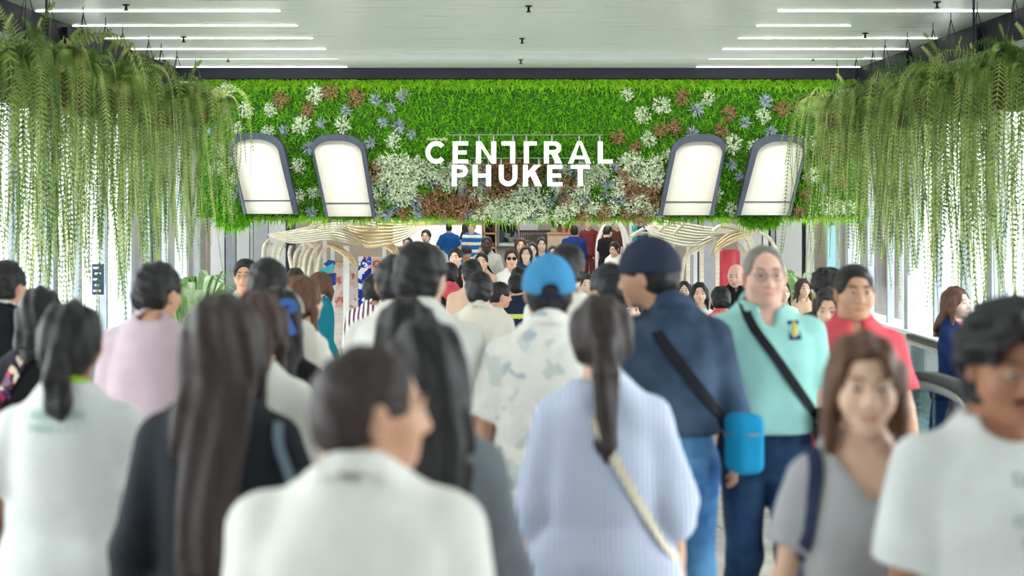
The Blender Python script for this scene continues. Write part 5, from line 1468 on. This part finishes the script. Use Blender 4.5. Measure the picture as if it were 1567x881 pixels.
def lanyard(P, m, card=None):
    u = P['u']; nr = P['nr']; b = MB()
    pts = [Vector(((nr + .022) * math.cos(t), -.022 + (nr + .024) * math.sin(t), 1.452 - .50 * (nr + .02) * math.sin(t))) * u for t in np.linspace(0, 6.2832, 29)[:-1]]
    b.ribbon(pts, .034 * u, [Vector((p.x, p.y + .02, 0)).normalized() for p in pts], .004, closed=True)
    o = b.build('lanyard', m, P['root'])
    if card:
        b = MB()
        for sx_ in (-1, 1):
            ps, nn = [], []
            for t in np.linspace(0, 1, 10):
                h = on_cloth(P, sx_ * .06 * (1 - t) + .004 * sx_, 1.40 - (1.40 - card[0]) * t, False, .008)
                if h: ps.append(h[0]); nn.append(h[1])
            if len(ps) > 3: b.ribbon(ps, .014, nn, .003)
        if b.v: b.build('cord', m, o)
        h = on_cloth(P, 0, card[0] - .06, False, .014)
        if h:
            p = h[0]; MB().span((p.x - .035, p.y - .003, p.z - .055), (p.x + .035, p.y + .003, p.z + .055)).build('name_card', c_white, o)
lanyard(E, C('lime', 170, 214, 60))
G = person(392, 448, 450, -14, 'woman with long brown hair in white blouse behind the black blazer', sex='f', skin='fair', hair='long', hc='brown', hair_len=.36, hy=-10,
           top=L_(c_white, sleeve=.95, hem=.85, ease=.034, sease=.04), low=L_(c_blk_t), arms=((4, 8, 14), (10, 18, 60)))
AI = person(920, 454, 510, 0, 'woman with ponytail in loose blue and white striped shirt', sex='f', skin='fair', hair='ponytail', hc='dark', hair_len=.40, g=1.05,
            top=dict(mat=stripe_mat('blue_stripe', srgb(138, 158, 206), srgb(222, 228, 240), 62, 'X', .4), sleeve=1.35, hem=.52, flare=.04, ease=.034, loose=.7, sease=.045, neck='collar', fold=.010), low=L_(c_jeans), arms=((2, 10, 10), (-4, 14, 16)))
strap(AI, -.06, 1.40, .20, .92, .028, C('cream_strap', 226, 218, 196), 'strap', wrap=True)
K_ = person(425, 440, 390, 0, 'woman with black hair tied by a blue bow', sex='f', skin='fair', hair='long', hc='black', hair_len=.36, hy=8,
            top=L_(c_black, sleeve=.6), low=L_(c_blk_t))
fh = K_['from_head']; b = MB(); u_ = K_['u']
for pts, w in ((((0, -.128, .05), (-.035, -.135, .07), (-.06, -.13, .055), (-.035, -.13, .035), (0, -.128, .05)), .028), (((0, -.128, .05), (.035, -.135, .075), (.07, -.13, .06), (.04, -.13, .035), (0, -.128, .05)), .028), (((0, -.13, .05), (-.02, -.145, .0), (-.03, -.148, -.06)), .03), (((0, -.13, .05), (.035, -.145, .01), (.065, -.148, -.05)), .03)):
    P_ = lerp_path([fh(np.array([p]))[0] * u_ for p in pts], 12); b.ribbon(P_, w, Vector((0, -1, .1)), .005)
b.build('bow', C('blue_bow', 66, 106, 176), K_['root'])
b = MB(); b.tube([fh(np.array([(.098 * math.cos(t), .02, .02 + .100 * math.sin(t))]))[0] * u_ for t in np.linspace(0, 3.1416, 17)], .008, 6); b.build('hairband', c_offw, K_['root'])
Cw = person(622, 456, 470, 0, 'dark-haired woman standing just behind the grey-topped woman', sex='f', skin='fair', hair='long', hc='black', hair_len=.28, top=L_(c_black, sleeve=.6), low=L_(c_blk_t))
D2 = person(641, 371, 395, 0, 'tall man in white short-sleeved shirt, left of the beige shirt', skin='fair', hair='short', hc='black', hy=-20, g=1.04, top=L_(c_white, neck='collar', sleeve=.85, hem=.80, ease=.03, loose=.6, sease=.035), low=L_(c_khaki))
D1 = person(606, 392, 330, 0, 'man in white shirt half hidden behind the tall dark-haired man', skin='tan', hair='short', hc='black', hy=15, top=L_(c_offw, neck='collar', sleeve=.8, hem=.8), low=L_(c_blk_t))
Hh = person(235, 402, 350, 0, 'man in pale pink shirt seen from behind, by the plant', skin='tan', hair='short', hc='black', hy=-28, hp=-6, top=L_(c_pink, neck='collar', sleeve=1.9, hem=.88, ease=.03, loose=.6), low=L_(C('dark_belted', 60, 58, 62)), arms=((10, 10, 30), (12, 10, 40)))
I_ = person(6, 399, 302, 0, 'man in black suit with white collar at the left edge', skin='tan', hair='short', hc='black', hy=-20, top=dict(mat=c_black, mat2=c_white, collar2=True, neck='collar', sleeve=2, hem=.78, ease=.03, name='jacket'), low=L_(c_blk_t))
J_ = person(60, 440, 342, 0, 'woman with black bobbed hair carrying a floral bag', sex='f', skin='fair', hair='bob', hc='black', hair_len=.20, top=L_(c_black, sleeve=.9), low=L_(c_blk_t))
bag(J_, (-.17, -.22, 1.10), (.20, .13, .28), print_mat('floral', [srgb(70, 30, 50), srgb(206, 190, 170), srgb(210, 60, 110), srgb(60, 50, 120), srgb(120, 90, 110), srgb(40, 26, 36)], 26), 'floral patterned bag on the back of the woman with black bob', st=(-.02, 1.40, -.16, 1.18), w=.06, name='floral_bag')
Ll = person(410, 396, 322, 0, 'dark-haired man seen from behind, beside the man with glasses', skin='tan', hair='short', hc='black', top=L_(c_offw, neck='collar'), low=L_(c_blk_t))
Nn = person(460, 423, 300, -38, 'woman with straight brown hair in white blouse, turned right', sex='f', skin='fair', hair='long', hc='chestnut', hair_len=.30, hy=-15, top=L_(c_white, sleeve=1.2, ease=.03, sease=.035), low=L_(c_blk_t))
AF = person(840, 395, 400, 0, 'man in blue baseball cap and white patterned shirt', skin='tan', hair='crop', hc='black', cap=(C('blue_cap', 70, 146, 196), 1, True), g=1.06,
            top=dict(mat=print_mat('leaf_print', [srgb(236, 234, 226), srgb(232, 232, 224), srgb(236, 236, 230), srgb(178, 190, 196), srgb(228, 228, 222), srgb(234, 230, 224), srgb(206, 212, 206)], 24), neck='collar', sleeve=.85, hem=.78, ease=.034, loose=.8, sease=.045), low=L_(c_khaki), arms=((2, 14, 14), (0, 14, 16)))
AG = person(868, 374, 280, 0, 'tall dark-haired man in white shirt beyond the blue cap', skin='tan', hair='short', hc='black', top=L_(c_offw, neck='collar', sleeve=.8), low=L_(c_blk_t))
AH = person(935, 404, 310, 10, 'man with bushy black hair in front of the white surfboard', skin='tan', hair='short', hc='black', hy=25, top=L_(c_black), low=L_(c_blk_t))
AJ = person(1006, 367, 385, -4, 'man in dark denim jacket and navy cap looking left', skin='tan', hair='crop', hc='black', cap=(C('navy_cap', 46, 52, 72), 1, False), hy=66, hp=-8, g=.96, hx=-.06,
            top=L_(c_denim, neck='collar', sleeve=2, hem=.98, ease=.024, loose=.5, sease=.022, name='jacket', fold=.008), low=L_(c_jeans, pocket=True), arms=((4, 10, 20), (8, 12, 30)), stride=.12)
bag(AJ, (.255, -.13, .97), (.12, .13, .22), C('bright_blue_bag', 20, 140, 190), 'bright blue bag at the hip of the man in denim jacket', st=(-.09, 1.40, .20, 1.02), sm=C('black_strap', 34, 36, 42), w=.045, rot=20)
AK = person(1169, 374, 360, 180, 'grey-haired man with glasses in pale turquoise polo shirt', skin='pink', hair='buzz', hc='grey', glasses='clear', recede=.022, g=1.08,
            top=L_(c_teal, neck='collar', sleeve=.75, hem=.95, ease=.030, loose=.85), low=L_(c_navyj), arms=((2, 9, 12), (2, 9, 12)))
bag(AK, (-.235, .13, .98), (.10, .13, .16), c_black, 'small black bag at the hip of the turquoise polo man', st=(.085, 1.405, -.19, 1.02), sm=C('black_strap', 34, 36, 42), w=.04)
x0, z0 = loc(AK, 1198, 516); x1, z1 = loc(AK, 1217, 489)
print_on(AK, [(x0, x1, z0, z1)], False, C('badge_blue', 40, 66, 120), 'emblem')
def print_off(P, rects, m, name, off):
    b = MB()
    for (a, c, e, g_) in rects:
        vs = [on_cloth(P, x, z, False, off) for x, z in ((a, e), (c, e), (c, g_), (a, g_))]
        if all(vs): b.add([v[0] for v in vs], [(0, 1, 2, 3)])
    if b.v: b.build(name, m, P['root'])
w_, h_ = x1 - x0, z1 - z0
print_off(AK, [(x0 + w_ * .36, x0 + w_ * .64, z0 + h_ * .25, z0 + h_ * .8), (x0 + w_ * .25, x0 + w_ * .5, z0 + h_ * .12, z0 + h_ * .3), (x0 + w_ * .5, x0 + w_ * .78, z0 + h_ * .6, z0 + h_ * .72), (x0 + w_ * .4, x0 + w_ * .6, z0 + h_ * .82, z0 + h_ * .92)], C('badge_gold', 226, 196, 60), 'emblem_figure', .007)
AL = person(1307, 404, 345, 180, 'short-haired man in coral red polo shirt', skin='tan', hair='crop', hc='black', g=1.05, top=dict(mat=c_red, mat2=C('navy_trim', 60, 50, 80), neck='collar', sleeve=.72, hem=.86, ease=.026, loose=.7), low=L_(c_navyj), arms=((0, 12, 10), (0, 10, 12)))
AM = person(1322, 510, 630, 180, 'woman with shoulder-length brown hair in grey V-neck T-shirt', sex='f', skin='fair', hair='bob', hc='chestnut', hair_len=.245, hy=-6, hp=-3,
            top=L_(c_lgrey, neck='v', vdepth=.13, sleeve=.62, hem=.86, ease=.022, loose=.45, sease=.028, name='t_shirt'), low=L_(c_navyj), arms=((-2, 10, 12), (2, 14, 14)))
bag(AM, (.25, -.02, .86), (.10, .26, .24), C('brown_bag', 92, 70, 62), 'brown shoulder bag with navy strap on the woman in grey T-shirt', st=(.125, 1.385, .175, 1.10), sm=C('navy_strap', 40, 50, 80), w=.035)
b = MB()
for p in ((.30, .02, 1.02),): pass
AN = person(1536, 466, 680, 180, 'man with curly black hair in white T-shirt at the right edge', skin='brown', hair='fluffy', hc='black', hy=4, hp=-10, g=1.02,
            top=L_(c_tee, sleeve=.80, hem=.84, ease=.030, loose=.75, sease=.040, name='t_shirt'), low=L_(c_blk_t), arms=((0, 13, 12), (2, 12, 14)))
m_tp = C('grey_print', 150, 158, 162)
for i, (a, t_, c, bt, n) in enumerate(((1518, 708, 1575, 724, 4), (1545, 738, 1580, 756, 3), (1516, 768, 1582, 782, 6), (1528, 796, 1580, 812, 5))):
    xa, za = loc(AN, a, bt); xb, zb_ = loc(AN, c, t_); [print_on(AN, [g_], False, m_tp) for g_ in glyphs(min(xa, xb), max(xa, xb), za, zb_, n, 20 + i, True)]
fh = AN['from_head']; b = MB(); b.tube(lerp_path([fh(np.array([p]))[0] * AN['u'] for p in ((-.030, .080, -.060), (-.014, .095, -.050), (0, .099, -.048), (.014, .095, -.050), (.030, .080, -.060))], 11), .0052, 6)
b.build('moustache', hair_mat('black'), AN['root'], True)

# --- middle distance
AO = person(1462, 439, 207, -132, 'woman in navy peplum suit with pink lanyard on the moving walkway', sex='f', skin='pale', hair='bob', hc='chestnut', hair_len=.27, hy=-8,
            top=L_(c_navy, sleeve=2, hem=.80, ease=.018, loose=.1, flare=.05, neck='crew', name='jacket'), low=dict(mat=c_navy, kind='skirt', hem=.50), arms=((22, 8, 45, 25), (22, 8, 45, 25)), stride=.03, shoe_col='black')
lanyard(AO, C('pink_lanyard', 206, 80, 130), (1.10,))
AP = person(1270, 439, 262, 172, 'woman with dark hair looking down behind the coral polo man', sex='f', skin='fair', hair='long', hc='dark', hair_len=.30, hp=-14, hy=-12, top=L_(c_offw), low=L_(c_blk_t))
AQ0 = person(1266, 414, 232, 10, 'person with black hair behind the man in coral polo', skin='tan', hair='fluffy', hc='black', top=L_(c_black), low=L_(c_blk_t))
M_ = person(376, 397, 190, 180, 'man with glasses and pale shirt facing the camera at left', skin='tan', hair='short', hc='black', glasses='clear', top=L_(C('pale_green', 214, 224, 214), neck='collar', sleeve=.8), low=L_(c_blk_t))
O_ = person(490, 417, 165, 92, 'woman with glasses in teal jacket, in profile facing left', sex='f', skin='pale', hair='tied', hc='chestnut', hair_len=.16, glasses='clear', top=L_(c_tealj, sleeve=2, hem=.72, neck='collar', name='jacket', ease=.03), low=L_(c_blk_t))
P__ = person(452, 410, 150, 0, 'grey-haired man seen from behind under the left canopy', skin='fair', hair='short', hc='dark', top=L_(c_lgrey, neck='collar'), low=L_(c_blk_t))
Q_ = person(573, 420, 190, 0, 'man in maroon and white striped shirt', skin='tan', hair='short', hc='black', hy=-25, top=dict(mat=stripe_mat('maroon_stripe', srgb(92, 40, 66), srgb(236, 226, 228), 26, 'X', .45), neck='collar', sleeve=.9, hem=.8, ease=.03), low=L_(c_blk_t))
Rr = person(733, 416, 230, 0, 'man in beige short-sleeved shirt and khaki trousers from behind', skin='tan', hair='short', hc='black', g=1.06, top=L_(c_beige, neck='collar', sleeve=.85, hem=.95, ease=.03, loose=.6), low=L_(c_khaki, belt=C('dark_belt', 60, 46, 38)))
S_ = person(688, 402, 150, 0, 'person in coral shirt with black bag across the back', skin='tan', hair='short', hc='black', top=L_(c_red, neck='collar', sleeve=.8), low=L_(c_blk_t))
bag(S_, (.06, -.20, 1.16), (.30, .12, .34), c_black, 'black backpack on the person in coral shirt', st=(-.10, 1.38, .05, 1.2), name='backpack')
T_ = person(723, 398, 168, 0, 'dark-haired man just behind the beige shirt', skin='tan', hair='short', hc='black', hy=20, top=L_(C('peach', 232, 196, 170), neck='collar'), low=L_(c_blk_t))
AD = person(790, 419, 152, 0, 'person in navy safety vest with yellow stripe', skin='tan', hair='short', hc='black', top=dict(mat=C('vest_navy', 34, 44, 70), mat2=C('vest_yellow', 222, 232, 120), bands=[(1.215, 1.262), (1.02, 1.06)], neck='crew', sleeve=.7, hem=.8, ease=.03, name='vest'), low=L_(c_navyj))
AD2 = person(794, 408, 138, 0, 'black-haired person directly beyond the safety vest', skin='tan', hair='short', hc='black', top=L_(C('pink_low', 226, 150, 160)), low=L_(c_blk_t))
AE = person(762, 431, 172, -72, 'dark-haired person in profile facing right, in the middle of the crowd', skin='tan', hair='short', hc='black', hp=-8, top=L_(c_offw), low=L_(c_blk_t))
AT = person(968, 452, 192, 176, 'smiling woman with dark hair beside the denim jacket man', sex='f', skin='pale', hair='long', hc='dark', hair_len=.26, top=L_(c_black), low=L_(c_blk_t))
AU = person(898, 419, 150, 180, 'woman with pale face and white blouse beyond the blue cap', sex='f', skin='pale', hair='tied', hc='dark', hair_len=.14, top=L_(c_white, neck='v'), low=L_(c_blk_t))
AR = person(1070, 432, 155, 178, 'woman with dark centre-parted hair right of the denim jacket', sex='f', skin='fair', hair='long', hc='black', hair_len=.30, top=L_(c_offw), low=L_(c_blk_t))
AR2 = person(1047, 430, 138, 172, 'woman in the crowd right behind the denim jacket shoulder', sex='f', skin='pale', hair='bob', hc='dark', hair_len=.2, top=L_(C('lilac', 206, 196, 214)), low=L_(c_blk_t))
AS = person(1127, 404, 150, 168, 'bald man in black jacket left of the turquoise polo man', skin='pink', hair='bald', hc='white', hp=-10, hy=-10, g=1.08, top=L_(c_black, sleeve=2, neck='collar', ease=.04, name='jacket'), low=L_(c_blk_t))
AS2 = person(1103, 438, 178, 6, 'dark-haired person with a red top in front of the bald man', skin='tan', hair='short', hc='black', top=L_(c_red, neck='collar'), low=L_(c_blk_t))
AV1 = person(1197, 430, 148, 176, 'woman with long dark hair right of the turquoise polo man', sex='f', skin='pale', hair='long', hc='dark', hair_len=.3, hy=12, top=L_(c_offw), low=L_(c_blk_t))
AV2 = person(1228, 426, 140, 172, 'woman with brown bob in peach top, near the right plant', sex='f', skin='fair', hair='bob', hc='brown', hair_len=.2, hy=18, top=L_(C('peach', 232, 196, 170)), low=L_(c_blk_t))
AW1 = person(980, 425, 132, 178, 'long-haired woman behind the cap brim of the denim jacket man', sex='f', skin='tan', hair='long', hc='black', hair_len=.36, top=L_(c_black), low=L_(c_blk_t))

# --- far crowd under and beyond the living wall
U_ = person(674, 384, 118, 176, 'woman with pale grey hair among the far crowd', sex='f', skin='pale', hair='bob', hc='white', hair_len=.16, hy=-30, top=L_(C('pale_knit', 226, 214, 200)), low=L_(c_blk_t))
V_ = person(698, 380, 112, 176, 'man with black quiff in dark vest among the far crowd', skin='fair', hair='short', hc='black', hy=-10, top=L_(c_black, sleeve=.3), low=L_(c_blk_t))
W_ = person(737, 386, 122, 178, 'short-haired man in peach shirt facing the camera, far crowd', skin='fair', hair='crop', hc='black', top=L_(C('peach', 232, 196, 170), neck='collar'), low=L_(c_blk_t))
X_ = person(783, 380, 122, 180, 'woman in sunglasses and white shirt with hand raised to her face', sex='f', skin='fair', hair='tied', hc='dark', hair_len=.12, glasses='sun', top=L_(c_white, neck='collar', sleeve=.8, ease=.034, loose=.8), low=L_(c_khaki), arms=((38, 10, 118, 14), (0, 8, 12)))
Y_ = person(745, 361, 95, 178, 'dark-skinned man in grey shirt with dark cross strap', skin='dark', hair='buzz', hc='black', top=L_(C('ash_shirt', 178, 180, 178), sleeve=1.8, neck='collar', ease=.03), low=L_(c_jeans), arms=((10, 12, 70, 20), (10, 12, 70, 20)))
strap(Y_, .09, 1.40, -.16, 1.0, .05, c_black, 'strap')
Z_ = person(687, 341, 56, 0, 'man in royal blue T-shirt walking away in front of the light box', skin='tan', hair='buzz', hc='black', g=1.1, top=L_(C('royal_blue', 20, 78, 140), sleeve=.8, hem=.76, ease=.035, loose=.85), low=L_(C('stone_short', 176, 168, 150), cut=.4), arms=((-8, 20, 14), (0, 16, 16)))
AA = person(722, 339, 58, 160, 'man in blue and white banded shirt at the light box', skin='fair', hair='short', hc='black', top=dict(mat=stripe_mat('band_blue', srgb(28, 104, 160), srgb(226, 234, 238), 5.2, 'Z', .6), neck='crew', sleeve=.9, hem=.78, ease=.04, loose=.8), low=L_(c_blk_t))
AA2 = person(713, 342, 54, -70, 'woman in pink top half behind the banded shirt', sex='f', skin='tan', hair='long', hc='dark', hair_len=.3, top=L_(C('rose', 212, 96, 120), sleeve=.6), low=L_(c_blk_t))
AB = person(714, 376, 92, 170, 'child in bright blue shirt and navy cap, far crowd', skin='tan', hair='crop', hc='black', cap=(C('navy_cap', 46, 52, 72), 1, False), hp=-12, top=L_(C('vivid_blue', 22, 120, 190)), low=L_(c_navyj))
w1 = person(797, 364, 92, 178, 'woman with long brown hair in dark green top, left of the women group', sex='f', skin='fair', hair='long', hc='brown', hair_len=.34, top=L_(C('forest', 40, 62, 60)), low=L_(c_blk_t))
w2 = person(806, 368, 85, 178, 'woman half hidden in the middle of the women group', sex='f', skin='fair', hair='long', hc='black', hair_len=.3, top=L_(c_black), low=L_(c_blk_t))
w3 = person(805, 376, 102, 178, 'front woman of the group with long dark hair, navy top', sex='f', skin='pale', hair='long', hc='dark', hair_len=.36, top=L_(C('ink', 44, 60, 100)), low=L_(c_blk_t))
w4 = person(814, 371, 95, 182, 'woman with long dark hair and white cardigan in the group', sex='f', skin='pale', hair='long', hc='dark', hair_len=.42, top=L_(c_white, sleeve=2), low=L_(c_blk_t))
w5 = person(829, 363, 88, 178, 'smiling woman in cobalt blue top behind the group', sex='f', skin='pale', hair='tied', hc='dark', hair_len=.16, top=L_(C('cobalt', 16, 62, 160), neck='scoop'), low=L_(c_blk_t))
w6 = person(846, 376, 90, 176, 'woman with dark hair peeking left of the tall man', sex='f', skin='fair', hair='bob', hc='dark', hair_len=.2, top=L_(c_offw), low=L_(c_blk_t))
AX = person(878, 345, 66, 20, 'person in navy top bending by the plant counter', skin='tan', hair='short', hc='black', top=L_(C('navy_top', 24, 52, 116), sleeve=1.2, ease=.05), low=L_(c_blk_t), g=1.15)
AV = person(929, 345, 66, -40, 'man in black T-shirt and trousers under the white arch', skin='fair', hair='short', hc='black', hp=-14, top=L_(c_black, sleeve=.7, hem=.8), low=L_(c_blk_t), arms=((4, 10, 12), (4, 10, 12)))
AY = person(941, 369, 86, 150, 'person in white top beside the white surfboard', sex='f', skin='fair', hair='tied', hc='black', hair_len=.14, hp=-16, top=L_(c_white, sleeve=.8, flare=.2, ease=.04, hem=.7), low=L_(c_blk_t))
AZ = person(652, 351, 80, 172, 'woman in black top left of the light box', sex='f', skin='fair', hair='tied', hc='dark', hair_len=.14, top=L_(c_black, neck='scoop'), low=L_(c_blk_t))
AZ2 = person(624, 362, 88, 170, 'person in cream shirt left of the woman in black', skin='fair', hair='crop', hc='dark', top=L_(C('cream', 226, 220, 204), neck='collar'), low=L_(c_blk_t))
